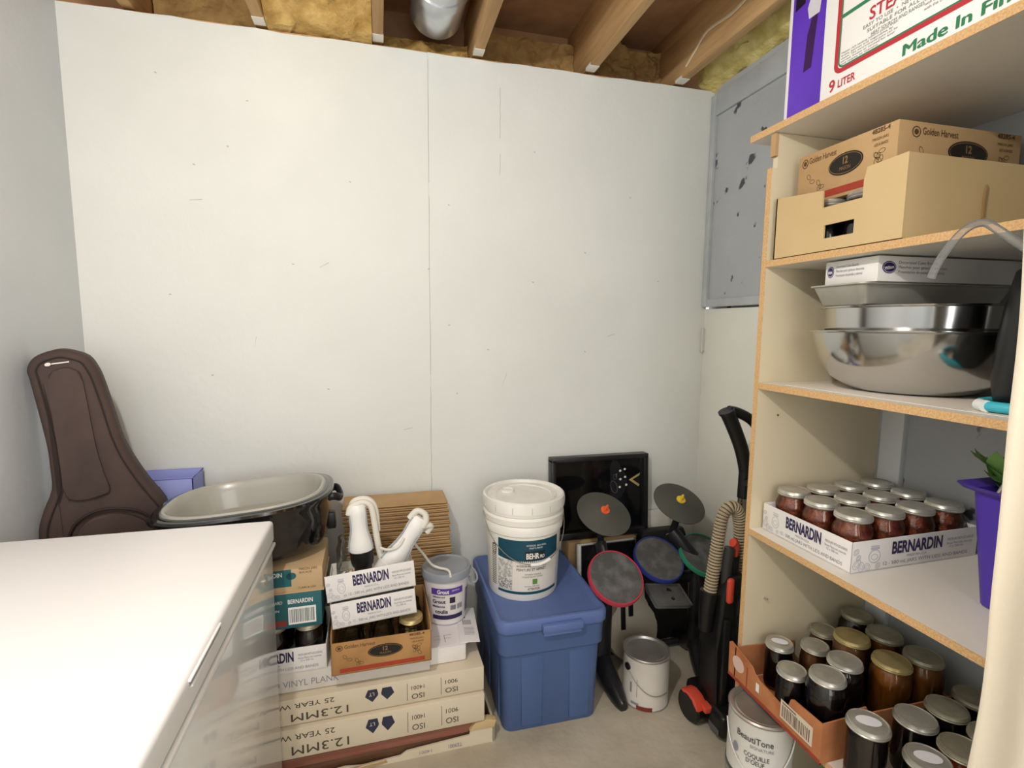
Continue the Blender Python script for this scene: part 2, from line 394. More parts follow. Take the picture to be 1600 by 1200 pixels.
# =================================================================== FREEZER
FX, FY = -.303, 1.513
fz = thing('chest_freezer', 'big glossy white chest freezer in the left foreground', 'freezer', (-.63, .9, 0))
def fb(): return B(Matrix.Translation((.63, -.9, 0)))
fb().box(-.955, FX-.004, .30, FY-.008, .03, .778, r=.012, seg=3).out('body', ENAMEL, fz)
fb().box(-.95, FX-.010, .305, FY-.014, .776, .789, r=.003).out('gasket', GASK, fz)
ld = fb().box(-.957, FX, .297, FY, .788, .85, r=.011, seg=4).out('lid', mat('lid_enamel', 'f3f4f4', rough=.42), fz)
b = fb()
b.box(FX-.002, FX+.0035, .846, 1.009, .8385, .8425, r=.0015).box(FX-.002, FX+.004, .852, 1.006, .826, .831, r=.0015)
b.out('handle_grip', GASK, ld)
fb().box(FX-.001, FX+.0012, .846, 1.009, .831, .8385).out('handle_recess', mat('recess_grey', '9b9d9c', rough=.5), ld)
fb().box(FX-.006, FX+.0035, .296, FY-.004, .776, .787, r=.003).out('trim_strip', GASK, fz)
B(rotm(0, pi/2, 0, (.63+FX-.004, 1.395-.9, .73))).cyl(.009, 0, .004, n=20).box(-.016, .016, -.004, .004, 0, .003, r=.0015).out('lock', mat('lock_metal', 'bab5aa', rough=.35, metal=.6), fz)
for x in (-.9, -.36):
    for y in (.36, 1.45): fb().cyl(.022, 0, .032, c=(x, y), n=16).out('foot', BLKP, fz)

# =================================================================== GUITAR BAG
BROWN = mat('bag_nylon', '423430', rough=.72, var='4e3e38', vscale=7, bump=1.0, bscale=6)
BROWND = mat('bag_piping', '2e2320', rough=.7)
prof_l = [(.66, -.985+.03), (.72, -.975), (.79, -.978), (.852, -.960), (.913, -.936), (.977, -.935), (1.04, -.937), (1.133, -.949), (1.231, -.963), (1.262, -.968), (1.288, -.958), (1.306, -.938), (1.319, -.905)]
prof_r = [(1.322, -.88), (1.317, -.853), (1.302, -.818), (1.27, -.798), (1.228, -.784), (1.141, -.765), (1.045, -.744), (.971, -.712), (.91, -.679), (.852, -.643), (.79, -.632), (.72, -.632), (.64, -.630), (.56, -.635), (.50, -.65), (.44, -.68), (.40, -.74)]
left_low = [(.385, -.80), (.40, -.88), (.42, -.94), (.50, -.962), (.58, -.96)]
oz = [(x, z) for z, x in prof_l+prof_r+left_low]
# smooth outline
def smooth(pts, k=3):
    out = []; n = len(pts)
    for i in range(n):
        p0, p1, p2, p3 = [Vector(pts[(i+j) % n]) for j in (-1, 0, 1, 2)]
        for q in range(k):
            t = q/k; v = .5*((2*p1)+(p2-p0)*t+(2*p0-5*p1+4*p2-p3)*t*t+(-p0+3*p1-3*p2+p3)*t**3); out.append((v.x, v.y))
    return out
oz = smooth(oz)
YBAG = 1.725
TB = math.tan(radians(20))
def bmap(x, z):
    k = x/1.72; xn = k*(1.72+TB*.96)/(1-TB*k); yn = 1.72+TB*(xn+.96)
    return -.96+(xn+.96)/cos(radians(20)), 1.4+(z-1.4)*yn/1.72
oz = [bmap(*p_) for p_ in oz]
zb_ = min(p_[1] for p_ in oz)
bag = thing('guitar_bag', 'brown padded guitar gig bag leaning upright in the left corner', 'guitar case', (-.96, YBAG, zb_), (0, 0, radians(20)))
BO = Matrix.Translation((.96, -YBAG, -zb_))
def inset(pts, d):
    n = len(pts); res = []
    for i in range(n):
        a, c = Vector(pts[i-1]), Vector(pts[(i+1) % n]); t = (c-a).normalized(); nn = Vector((-t.y, t.x))
        res.append((pts[i][0]-nn.x*d*SG, pts[i][1]-nn.y*d*SG))
    return res
ar = sum(oz[i][0]*oz[(i+1) % len(oz)][1]-oz[(i+1) % len(oz)][0]*oz[i][1] for i in range(len(oz))); SG = -1 if ar > 0 else 1
bm = bmesh.new(); rings = []
for d, y in [(.004, YBAG+.085), (0, YBAG+.075), (0, YBAG+.012), (.003, YBAG+.002), (.012, YBAG-.006), (.03, YBAG-.010)]:
    rings.append([bm.verts.new((x, y, z)) for x, z in inset(oz, d)])
for a, c in zip(rings, rings[1:]):
    for i in range(len(a)): j = (i+1) % len(a); bm.faces.new([a[i], a[j], c[j], c[i]])
bm.faces.new(rings[0]); f = bm.faces.new(rings[-1])
r_ = bmesh.ops.triangulate(bm, faces=[f]); 
bmesh.ops.transform(bm, matrix=BO, verts=bm.verts[:])
bb = B(); bb.bm.free(); bb.bm = bm; bb.out('body', BROWN, bag)
# raised front pocket on the neck, body pocket, zip piping, pull
def pline(pts, r, name, m, parent, flat=1):
    return B(BO).tube([(bmap(x, z)[0], y, bmap(x, z)[1]) for x, z, y in pts], r, n=8, flat=flat).out(name, m, parent)
ins = inset(oz, .022)
B(BO).tube([(x, YBAG-.010, z) for x, z in ins[::2]], .0028, n=6, cyc=True, smooth=2).out('zip', BROWND, bag)
pk = [(-.915, 1.235), (-.90, 1.262), (-.87, 1.272), (-.845, 1.262), (-.832, 1.23), (-.815, 1.05), (-.80, .96), (-.79, .90), (-.87, .885), (-.90, .90), (-.905, 1.0), (-.912, 1.12)]
pk = [bmap(*p_) for p_ in pk]
p = B(BO).poly(smooth(pk), YBAG-.022, YBAG-.006, r=.006, seg=3).out('neck_pocket', BROWN, bag)
pk2 = [(-.885, .60), (-.89, .74), (-.87, .80), (-.83, .832), (-.77, .838), (-.72, .82), (-.68, .78), (-.655, .70), (-.65, .58), (-.70, .46), (-.80, .42), (-.87, .48)]
pk2 = [bmap(*p_) for p_ in pk2]
B(BO).poly(smooth(pk2), YBAG-.030, YBAG-.006, r=.008, seg=3).out('body_pocket', BROWN, bag)
pline([(-.905, .765, YBAG-.016), (-.88, .815, YBAG-.02), (-.83, .848, YBAG-.024), (-.77, .853, YBAG-.024), (-.71, .835, YBAG-.02), (-.67, .79, YBAG-.016)], .004, 'pocket_piping', BROWND, bag)
lx_, lz_ = bmap(-.922, 1.279)
ik = Ink((lx_+.96, -.0125, lz_-zb_), (1, 0, .13), (0, 0, 1)); ik.oval(.008, 0, .007, .005).rect(.016, -.0015, .055, .002).out('logo', mat('badge', 'c9c2b8', rough=.4, metal=.4), bag)
pass; # B(BO).tube([(-.955, YBAG+.04, 1.2), (-.972, YBAG+.045, 1.1), (-.97, YBAG+.04, .95), (-.955, YBAG+.04, .86)], .006, n=8, flat=2.2).out('shoulder_strap', BROWND, bag)

# blue lilac bin behind it, on a hidden carton
sc = thing('storage_carton', 'plain brown carton on the floor behind the roaster oven', 'box', (-.70, 1.975, 0))
B().box(-.13, .13, -.05, .10, 0, .626, r=.003).out('carton_body', CARD, sc)
LIL = clear('lilac_plastic', 'a9b3ee', refl=.5, rough=.3, body=.9)
bn = thing('plastic_bin', 'translucent blue-lilac open plastic bin behind the brown guitar bag', 'bin', (-.732, 2.0, .628))
b = B(); 
for a in [(-.105, .09, -.055, -.052, 0, .238), (-.105, .09, .05, .053, 0, .243), (-.105, -.102, -.055, .053, 0, .24), (.087, .09, -.055, .053, 0, .24), (-.105, .09, -.055, .053, 0, .004)]: b.box(*a)
b.out('bin_wall', LIL, bn)
B().tube([(-.105, -.055, .238), (.09, -.055, .238), (.09, .053, .242), (-.105, .053, .242)], .0028, n=8, cyc=True, smooth=1).out('rim', mat('lilac_rim', '8080cc', rough=.4), bn)
Ink((0, -.0555, .0), (1, 0, 0), (0, 0, 1)).poly([(-.03, .17), (-.022, .20), (-.010, .215), (-.012, .20), (-.02, .172)]).out('ink_mark', INKP, bn)

# =================================================================== FLOORING STACK
def planks(name, label, x0, x1, y0, y1, z0, h, m=CREAMC, group='flooring cartons on the floor', rz=0):
    cx = (x0+x1)/2; t = thing(name, label, 'box', (x1, y0, z0), (0, 0, rz), group)
    B().box(x0-x1, 0, 0, y1-y0, 0, h, r=.004, seg=2).out('carton_body', m, t); return t
RZ = radians(1.2)
low = thing('flooring_carton', 'torn open bottom flooring carton with dark planks showing', 'box', (.335, 1.548, 0), (0, 0, RZ), 'flooring cartons on the floor')
B().box(-1.2, -.002, .014, .22, 0.004, .042, r=.002).out('plank', mat('plank_dark', '6b4a35', rough=.5, var='573b2a', vscale=6, stretch=(.6, 9, 9)), low)
B().box(-1.19, -.03, .010, .22, .044, .074, r=.002).out('plank', mat('plank_red', '8a5646', rough=.45, var='9b6655', vscale=6, stretch=(.6, 9, 9)), low)
b = B()                                             # torn sleeve
pts = [(-1.2, 0), (.012, 0), (.012, .052), (-.02, .060), (-.07, .058), (-.075, .040), (-.16, .036), (-.28, .030), (-.30, .018), (-.42, .012), (-.47, .020), (-.56, .014), (-.62, .02), (-.66, .012), (-.78, .018), (-.9, .012), (-1.2, .016)]
b.poly(pts, 0, .006); b.box(.004, .012, 0, .22, 0, .07)
b.out('torn_sleeve', CREAMC, low)
B().poly([(-.075, .058), (.010, .056), (.016, .078), (-.01, .088), (-.055, .084)], -.004, .02, r=.001).out('torn_flap', CARD2, low)
B(rotm(.5, 0, .1, (-.40, -.01, .012))).poly([(-.05, -.012), (.06, -.008), (.05, .012), (-.02, .016), (-.06, .004)], 0, .003).out('torn_scrap', CARD2, low)
ik = Ink((-.10, -.0, .030), (1, 0, 0), (0, 0, 1)); ik.text('TE9001', 0, -.008, .014, w=.045, bold=.01, flip=True); ik.text('14001', -.10, -.01, .012, w=.04, flip=True); ik.out('printed_text', INKG, low)

def laminate(label, z0, h, y0, textgrp):
    t = planks('flooring_carton', label, -.90, .31, y0, y0+.215, z0, h, rz=RZ)
    k = h/.085
    ik = Ink((0, 0, 0), (1, 0, 0), (0, 0, 1))
    u = -.31+0.0
    ik.text('ISO', -.089, .032*k, .018*k, w=.040, flip=True).text('9001', -.089, .060*k, .014*k, w=.040, flip=True)
    ik.text('ISO', -.197, .032*k, .018*k, w=.040, flip=True).text('14001', -.197, .060*k, .014*k, w=.040, flip=True)
    ik.text('12.3MM', -.430, .036*k, .026*k, w=.165, flip=True).text('25 YEAR WARRANTY', -.470, .070*k, .016*k, w=.30, flip=True)
    ik.rect(-.1435, .012*k, -.1420, .072*k).rect(-.2515, .012*k, -.2500, .072*k)
    ik.out('printed_text', mat('ink_brown', '4d453d', rough=.7), t)
    ik = Ink((0, 0, 0), (1, 0, 0), (0, 0, 1))
    for cx in (-.313, -.358):
        s = 1 if cx > -.33 else -1
        ik.poly([(cx, .030*k), (cx+.022*s, .050*k), (cx+.013*s, .072*k), (cx-.014*s, .072*k), (cx-.019*s, .052*k)])
    ik.out('printed_logo', mat('ink_navy', '2d3145', rough=.6), t)
    ik = Ink((0, 0, 0), (1, 0, 0), (0, 0, 1)); ik.oval(-.3355, .052*k, .005, .008, l=2).text('LT', -.352, .062*k, .012, w=.016, l=2, flip=True)
    ik.out('logo_detail', mat('ink_cream', 'd8ccb8', rough=.6), t)
    return t
laminate('lower of two cream laminate flooring cartons printed upside down', .092, .098, 1.536, 0)
laminate('upper of two cream laminate flooring cartons printed upside down', .194, .084, 1.548, 1)
vp = planks('vinyl_plank_carton', 'thin whitish vinyl plank carton beneath the jar trays', -.90, .135, 1.568, 1.77, .281, .066, m=mat('whitish_carton', 'd9d3cb', rough=.65, var='cec8c0', vscale=7), rz=radians(.6))
Ink((-.518, 0, .018), (1, 0, 0), (0, 0, 1)).text('RIGID VINYL PLANK', 0, 0, .022, w=.235, bold=-.004).out('printed_text', INKG, vp)

# =================================================================== JARS
SALSA = mat('salsa', '6e2c16', rough=.35, var='9a5030', vscale=60, bump=.5, bscale=90, coat=.6)
DARKJ = mat('dark_jam', '1d1418', rough=.25, coat=.6); AMBER = mat('amber_preserve', '82491a', rough=.3, var='925820', vscale=20, coat=.6)
BROWNJ = mat('brown_preserve', '6b4128', rough=.35, var='85573a', vscale=40, coat=.5); REDJ = mat('red_sauce', '6a2412', rough=.3, var='80351b', vscale=40, coat=.6)
STICK = mat('paper_sticker', 'e6e4ea', rough=.7)
def jar(label, x, y, z, r=.0385, h=.125, lid=LIDS, fill=SALSA, rl=None, n=32, group=None, sticker=0, rz=0, rot=None, cat='jar', empty=False, nolid=False, wide=False):
    rl = rl or r*.90
    t = thing('mason_jar', label, cat, (x, y, z), rot or (0, 0, rz), group)
    hn = h-.016                                     # bottom of the screw band
    sh = hn-.012 if not wide else hn-.006
    neck = rl-.003
    B().lathe([(0, .001), (r*.78, 0), (r*.94, .004), (r, .014), (r*1.0, hn*.3), (r*.975, hn*.5), (r, hn*.72), (r*.985, sh-.012), (neck+.001, sh+.004), (neck, hn), (neck, h-.003)], n=n).out('glass', GLASS, t)
    k = .965
    if not empty:
        B().lathe([(0, .003), (r*.76, .003), (r*k, .014), (r*k, hn*.3), (r*k*.97, hn*.5), (r*k, hn*.72), (r*.95, sh-.012), (neck-.002, sh+.003), (neck-.002, hn-.001), (0, hn)], n=n).out('contents', fill, t)
    if not nolid:
        B().lathe([(rl-.002, h-.017), (rl, h-.016), (rl+.0019, h-.013), (rl-.0002, h-.011), (rl+.0019, h-.008), (rl, h-.004), (rl-.0006, h-.001), (rl-.003, h), (rl-.0045, h-.0012)], n=n).out('screw_band', lid, t)
        B().lathe([(rl-.0042, h-.0014), (rl*.72, h-.0016), (rl*.66, h-.0008), (rl*.3, h-.0012), (0, h-.0012)], n=n).out('lid', lid, t)
    if sticker:
        Ink((0, 0, h), (cos(sticker), sin(sticker), 0), (-sin(sticker), cos(sticker), 0)).oval(0, 0, rl*.62, rl*.40).out('sticker', STICK, t)
    return t

# white printed tray
def bern_tray(name, label, loc, rot, wx, wy, h, big='front', side=False, group='white printed jar trays', front_text=True, left_text=False, cat='tray', back=1.0):
    """open cardboard tray; local origin front-left-bottom corner, x right, y back"""
    t = thing(name, label, cat, loc, rot, group); th = .0025
    b = B(); b.box(0, wx, 0, wy, 0, th).box(0, wx, 0, th, 0, h, r=.0008).box(0, th, 0, wy, 0, h*back, r=.0008).box(wx-th, wx, 0, wy, 0, h*back, r=.0008).box(0, wx, wy-th, wy, 0, h*back, r=.0008)
    b.out('tray_body', WCARD, t)
    def deco(O, W, left):
        k = h/.075
        a = Ink(*O); a.text('BERNARDIN', W*.30, h*.48, .030*k, w=W*.40, bold=.035).out('brand_lettering', INKP, t)
        a = Ink(*O)
        a.text('MASON JARS WITH LIDS & BANDS', W*.74, h*.66, .007, w=W*.22).text('Bocaux Mason avec couvercles', W*.74, h*.53, .006, w=W*.21).text('12 x 500 mL', W*.76, h*.42, .006, w=W*.12)
        a.text('12 - 500 mL JARS WITH LIDS AND BANDS', W*.24, h*.13, .009, w=W*.68)
        a.text('MADE IN U.S.A.', W*.42, h*.32, .006, w=W*.16)
        a.out('small_print', INKG, t)
        a = Ink(*O)     # jar drawing and fruit sketches
        jx, jz = W*.17, h*.30
        a.ring(jx, jz+h*.17, W*.045, h*.22, .0018).rect(jx-W*.033, jz+h*.40, jx+W*.033, jz+h*.46).rect(jx-W*.033, jz+h*.49, jx+W*.033, jz+h*.52).ring(jx, jz+h*.15, W*.026, h*.10, .0012)
        for (px, pz, rr) in [(.04, .22, .035), (.075, .12, .03), (.12, .10, .026), (.03, .62, .022), (.20, .10, .02), (.05, .42, .02)]:
            a.ring(W*px, h*pz+.004, W*rr, min(W*rr*.8, h*.12), .0014, rot=px*20)
            a.ring(W*px, h*pz+.004, W*rr*.5, min(W*rr*.8, h*.12)*.5, .001, rot=px*20)
        a.out('sketch_print', INKL, t)
    if front_text: deco(((0, 0, 0), (1, 0, 0), (0, 0, 1)), wx, False)
    if left_text: deco(((0, wy, 0), (0, -1, 0), (0, 0, 1)), wy, True)
    return t
# lowest tray at the left with dark jars, two teal cartons and the roaster on top
bern_tray('jar_tray', 'white printed jar tray holding dark jars under the teal cartons', (-.495, 1.556, .3475), (0, 0, RZ), .315, .22, .078)
i = 0
for r_ in range(2):
    for c_ in range(3):
        jar('dark-filled jar in the low white tray, %s row, %s' % (['front', 'rear'][r_], ['nearest the freezer', 'middle', 'rightmost'][c_]), -.435+c_*.10, 1.606+r_*.10, .3515, r=.042, h=.135, fill=DARKJ, lid=LIDD, group='jars in the low tray')
TEAL = mat('teal_print', '1f5a61', rough=.5, var='24646b', vscale=4)
TEALD = mat('teal_dark', '173f48', rough=.5); BEIGE = mat('beige_carton', 'cbb089', rough=.7, var='c2a67e', vscale=6)
tb = thing('jar_carton', 'teal printed jar carton with a barcode, under the beige and teal carton', 'box', (-.49, 1.56, .4885), (0, 0, RZ), 'retail jar cartons')
B().box(0, .30, 0, .22, 0, .110, r=.002).out('carton_body', TEAL, tb)
a = Ink(*FR(0, 0, 0)); a.rect(.205, .012, .283, .066).out('barcode_panel', INKW, tb)
a = Ink(*FR(0, 0, 0)); xx = .209
rnd = random.Random(4)
while xx < .279: ww = rnd.choice([.0008, .0014, .0022]); a.rect(xx, .018, xx+ww, .060, l=2); xx += ww+rnd.choice([.001, .0018])
a.out('barcode', mat('barcode_ink', '4a5a52', rough=.6), tb)
a = Ink(*FR(0, 0, 0)); a.text('BERNARDIN', .205, .078, .014, w=.07, bold=.02).text('STANDARD', .135, .080, .010, w=.055).text('MASON', .14, .055, .008, w=.04); a.out('brand_lettering', INKW, tb)
Ink(*FR(0, 0, 0)).rect(.10, .008, .20, .028, l=0).out('red_band', mat('red_band', '8a3a35', rough=.6), tb)
ta = thing('jar_carton', 'beige jar carton with a teal panel directly beneath the roaster', 'box', (-.495, 1.562, .600), (0, 0, RZ), 'retail jar cartons')
B().box(0, .31, 0, .22, 0, .0735, r=.002).out('carton_body', BEIGE, ta)
B().box(0, .313, -.003, .222, -.001, .003).out('bottom_flap', BEIGE, ta)
a = Ink(*FR(0, 0, 0)); a.rect(.0, .020, .222, .073).oval(.222, .052, .014, .011); a.out('teal_panel', TEAL, ta)
a = Ink(*FR(0, 0, 0)); a.text('BERNARDIN', .115, .052, .014, w=.082, bold=.02, l=2).out('brand_lettering', INKW, ta)
a = Ink(*FR(0, 0, 0)); a.text('MASON JARS', .245, .068, .008, w=.05, l=2).text('BOCAUX', .245, .058, .006, w=.035, l=2).text('12 JARS & LIDS', .24, .010, .006, w=.05, l=2).out('small_print', mat('ink_brown'[:9]+'2', '6b4a30'), ta)

# roaster
ro = thing('roaster_oven', 'black oval electric roaster pan with grey enamel inside', 'roaster', (-.406, 1.740, .6785), (0, radians(-4), radians(1)))
def stad(a, b_, n=64, p=2.7):
    res = []
    for i in range(n):
        t = 2*pi*i/n; c_, s_ = cos(t), sin(t)
        res.append((a*math.copysign(abs(c_)**(2/p), c_), b_*math.copysign(abs(s_)**(2/p), s_)))
    return res
def loft(levels, name, m, parent, capa=False, capb=False, p=2.7):
    bm = bmesh.new(); rg = []
    for a, b_, z in levels: rg.append([bm.verts.new((x, y, z)) for x, y in stad(a, b_, p=p)])
    for u, v in zip(rg, rg[1:]):
        for i in range(len(u)): j = (i+1) % len(u); bm.faces.new([u[i], u[j], v[j], v[i]])
    if capa: bm.faces.new(rg[0])
    if capb: bm.faces.new(rg[-1])
    q = B(); q.bm.free(); q.bm = bm; return q.out(name, m, parent)
GLB = mat('gloss_black', '0d0d0f', rough=.12, coat=.7)
loft([(.198, .15, .010), (.216, .166, .014), (.232, .180, .04), (.243, .192, .11), (.249, .199, .150), (.256, .206, .160), (.258, .208, .170), (.254, .204, .177), (.243, .194, .178)], 'outer_shell', GLB, ro, capa=True, p=2.7)
loft([(.243, .194, .1785), (.239, .190, .180), (.230, .180, .180)], 'rim_band', GLB, ro, p=2.7)
loft([(.2305, .1805, .180), (.227, .177, .1845), (.220, .170, .184), (.215, .165, .178), (.208, .157, .155), (.190, .140, .100), (.16, .11, .09)], 'enamel_liner', mat('grey_enamel', 'a5a49b', rough=.25, coat=.4), ro, capb=True, p=2.8)
for s in (1, -1):
    h = B().tube([(s*.242, -.050, .150), (s*.262, -.048, .150), (s*.274, -.02, .135), (s*.276, .0, .130), (s*.274, .02, .135), (s*.262, .048, .150), (s*.242, .050, .150)], .008, n=10, flat=1.6)
    h.out('handle', BLKM, ro)
for s in (1, -1): B().box(s*.238-.014, s*.238+.014, -.018, .018, .03, .085, r=.004).out('bracket', BLKP, ro)

# golden carton with empty jars, two upper trays
def small_fill(O, t, W, Hh, m=None):
    pass
gc = thing('jar_carton', 'open brown jar carton with black oval emblem on the vinyl plank box', 'box', (-.163, 1.512, .349), (0, 0, RZ), 'brown cartons with the black oval emblem')
th = .003; W, Dp, Hh = .298, .235, .103
b = B(); b.box(0, W, 0, Dp, 0, th).box(0, W, 0, th, 0, Hh, r=.0008).box(0, th, 0, Dp, 0, Hh+.03, r=.0008).box(W-th, W, 0, Dp, 0, Hh+.03, r=.0008).box(0, W, Dp-th, Dp, 0, Hh+.03, r=.0008)
b.out('carton_body', CARDD, gc)
def harvest(O, W, Hh, t, sub=True):
    a = Ink(*O); a.oval(W*.53, Hh*.58, W*.175, Hh*.20).out('emblem', mat('emblem_black', '1a1712', rough=.6), t)
    a = Ink(*O); a.ring(W*.53, Hh*.58, W*.165, Hh*.175, .0012, l=2).text('12', W*.53, Hh*.58, Hh*.13, w=W*.05, bold=.03, align='C', l=2).text('MASON', W*.53, Hh*.47, Hh*.07, w=W*.11, align='C', l=2).out('emblem_lettering', mat('emblem_tan', '8b6b40', rough=.7), t)
    a = Ink(*O); a.text('Golden Harvest', W*.13, Hh*.80, Hh*.12, w=W*.30).ring(W*.08, Hh*.83, W*.035, Hh*.09, .002).oval(W*.08, Hh*.83, W*.018, Hh*.045).text('48285-4', W*.77, Hh*.90, Hh*.08, w=W*.16, bold=.02).text('MASON JARS', W*.78, Hh*.78, Hh*.05, w=W*.14).text('LIDS & BANDS', W*.80, Hh*.68, Hh*.05, w=W*.12)
    rnd = random.Random(2)
    for i in range(26):
        x = W*(.06+.85*rnd.random()); z = Hh*(.28+.32*rnd.random())
        if abs(x-W*.53) < W*.19: continue
        a.ring(x, z, .008, .005, .001, rot=rnd.random()*3, n=10)
    a.out('printed_text', mat('ink_sepia', '5b3f22', rough=.7), t)
    a = Ink(*O); a.rect(W*.08, Hh*.06, W*.93, Hh*.19).out('red_stripe', mat('stripe_red', 'a23b28', rough=.6), t)
harvest(((0, 0, 0), (1, 0, 0), (0, 0, 1)), W, Hh, gc)
for r_ in range(2):
    for c_ in range(3):
        lb = 'gold-rimmed empty glass jar in the brown carton, front right' if (r_ == 0 and c_ == 2) else 'empty clear glass jar in the brown carton, %s %s' % (['front', 'rear'][r_], ['left', 'middle', 'right'][c_])
        jar(lb, -.163+.055+c_*.092, 1.512+.06+r_*.10, .353, r=.040, h=.125, lid=LIDG, empty=True, nolid=not (r_ == 0 and c_ == 2), group='empty jars in the brown carton')
t2 = bern_tray('jar_tray', 'lower of two stacked white printed jar trays on the brown carton', (-.158, 1.535, .484), (0, radians(-4.2), RZ), .252, .20, .080)
t1 = bern_tray('jar_tray', 'upper of two stacked white printed jar trays holding the hand blenders', (-.170, 1.531, .573), (0, radians(-4.6), RZ), .262, .21, .082, back=.3)
jar('empty clear glass jar standing in the upper white tray beside the hand blender', -.115, 1.68, .581, r=.040, h=.135, empty=True, nolid=True, group='empty jars in the brown carton', rot=(0, 0, 0))
for k, (x, y) in enumerate([(-.115, 1.58), (.04, 1.58), (-.035, 1.585)]):
    pass

# hand blenders
WPL = mat('white_appliance', 'e6e5e1', rough=.35); GSEAM = mat('grey_seam', '9ba1a8', rough=.4); CORD = mat('white_cord', 'd8d4c8', rough=.5)
def blender(label, M, cordpts, sc=(1, 1, 1), full=True):
    t = thing('hand_blender', label, 'hand blender', M.translation, M.to_euler(), 'white hand blenders in the upper tray'); t.scale = sc
    B().lathe([(0, .235), (.016, .234), (.022, .226), (.0225, .20), (.020, .17), (.0225, .14), (.029, .105), (.031, .085), (.030, .075), (0, .075)], n=24, sx=1, sy=.9).out('grip', WPL, t)
    for s in (1, -1): B().tube([(s*.0205, -.008, .225), (s*.0205, -.009, .18), (s*.021, -.010, .15), (s*.0275, -.011, .11), (s*.0295, -.011, .08)], .0022, n=6).out('seam', GSEAM, t)
    B().lathe([(0, .076), (.0305, .076), (.0295, .04), (.027, .026), (0, .026)], n=24).out('collar', BLKP if full else WPL, t)
    if full: B().lathe([(0, .03), (.024, .03), (.021, -.005), (.028, -.02), (.028, -.03), (0, -.03)], n=24).out('blade_guard', BLKM, t)
    for c in cordpts: B().tube(c, .0085, n=10).out('cord', CORD, t)
    return t
M = rotm(0, radians(-4), 0, (-.068, 1.63, .614))
blender('white hand blender standing upright with cord looped over its end', M, [[(-.022, -.006, .205), (-.016, -.004, .228), (.0, 0, .238), (.02, 0, .238), (.034, 0, .222), (.038, 0, .19), (.040, 0, .15), (.042, 0, .10), (.046, 0, .05), (.052, 0, .02)],
   [(-.018, .012, .20), (-.01, .014, .238), (.014, .014, .247), (.034, .012, .235), (.044, .01, .20), (.044, .01, .13)]], sc=(1.22, 1.1, .95))
M = rotm(radians(-4), radians(36), 0, (-.034, 1.615, .566))
blender('white hand blender leaning to the right with cord wound on its end', M, [[(-.024, 0, .215), (-.02, -.004, .245), (0, -.008, .25), (.012, -.01, .235), (.014, -.01, .215)], [(.012, -.008, .214), (.026, -.006, .228), (.034, 0, .225), (.034, .004, .205)]], sc=(1.3, 1.1, 1.1), full=False)
tag(B().tube([(-.018, 1.60, .700), (.01, 1.60, .690), (.04, 1.60, .697), (.06, 1.61, .72)], .0045, n=8).out('power_cord', CORD), 'white power cord joining the two hand blenders', 'cord')
tag(B().tube([(.085, 1.64, .700), (.10, 1.66, .670), (.125, 1.69, .625), (.155, 1.715, .572), (.18, 1.715, .556), (.205, 1.70, .554), (.215, 1.685, .550), (.217, 1.675, .535)], .0042, n=8).out('power_cord', CORD), 'white cord end draped over the grey lid of the grout bucket', 'cord')

# flattened cardboard boxes
N = 33; z = .0115*0+.352; rnd = random.Random(11)
base = thing('storage_carton', 'plain brown carton under the pile of flattened boxes', 'box', (.04, 1.99, 0))
B().box(-.18, .19, -.08, .08, 0, .351, r=.003).out('carton_body', CARDD, base)
proto = None; words_ = ['topmost', 'second', 'third', 'fourth', 'fifth', 'sixth', 'seventh', 'eighth', 'ninth', 'tenth', 'eleventh', 'twelfth', 'thirteenth', 'fourteenth', 'fifteenth', 'sixteenth', 'seventeenth', 'eighteenth', 'nineteenth', 'twentieth', 'twenty-first', 'twenty-second', 'twenty-third', 'twenty-fourth', 'twenty-fifth', 'twenty-sixth', 'twenty-seventh', 'twenty-eighth', 'twenty-ninth', 'thirtieth', 'thirty-first', 'thirty-second', 'thirty-third', 'thirty-fourth', 'thirty-fifth']
FLUTE = mat('card_edge', '8a6842', rough=.9, var='6a4c2c', vscale=160, vsharp=(.4, .6))
N = 24; pitch = (.728-.352)/N
proto = thing('flattened_box', 'x', 'cardboard', (0, 0, 0), group='pile of flattened cardboard boxes')
hh = pitch*.30
B().box(-.195, .195, -.075, .075, 0, hh, r=.0008, seg=1).out('panel', CARD, proto)
B().box(-.193, .191, -.071, .075, pitch*.55, pitch*.55+hh, r=.0008, seg=1).out('panel', CARD, proto)
B().box(-.190, .188, -.060, .070, hh, pitch*.56).out('fold_core', FLUTE, proto)
km = kidmap_of(proto)
for i in range(N):
    o = proto if i == 0 else copy_tree(proto, km)
    k = N-1-i
    o.location = (.045+rnd.uniform(-.004, .004)+.018*(k/N), 1.972+rnd.uniform(-.004, .004)-.012*k/N, .352+i*pitch); o.rotation_euler = (0, 0, rnd.uniform(-.006, .006))
    o['label'] = ('flattened cardboard box, %s from the top of the pile against the wall' % words_[k]) if k else 'topmost flattened cardboard box on the pile against the wall'

# grout bucket, white box, papers
wbx = thing('white_box', 'small plain white box under the grout bucket', 'box', (.132, 1.588, .2795), (0, 0, RZ))
B().box(0, .126, 0, .22, 0, .064, r=.007, seg=3).out('box_body', WCARD, wbx)
pp = thing('paper_sheet', 'white sheet with a pencil sketch lying on the small white box', 'paper', (.134, 1.583, .3445), (0, 0, RZ))
B().box(0, .128, 0, .22, 0, .0012).out('sheet', mat('paper', 'e9e7ea', rough=.7), pp)
a = Ink((0, 0, .0012), (1, 0, 0), (0, 1, 0)); 
for q in [(.055, .02, .057, .06), (.056, .058, .082, .0595), (.056, .04, .078, .0412), (.02, .058, .045, .059), (.018, .040, .042, .041)]: a.rect(*q)
a.out('pencil_sketch', INKG, pp)
lf = thing('leaflet', 'folded white leaflet with a printed code hanging off the small white box', 'paper', (.236, 1.60, .3466), (0, radians(4), radians(-4)))
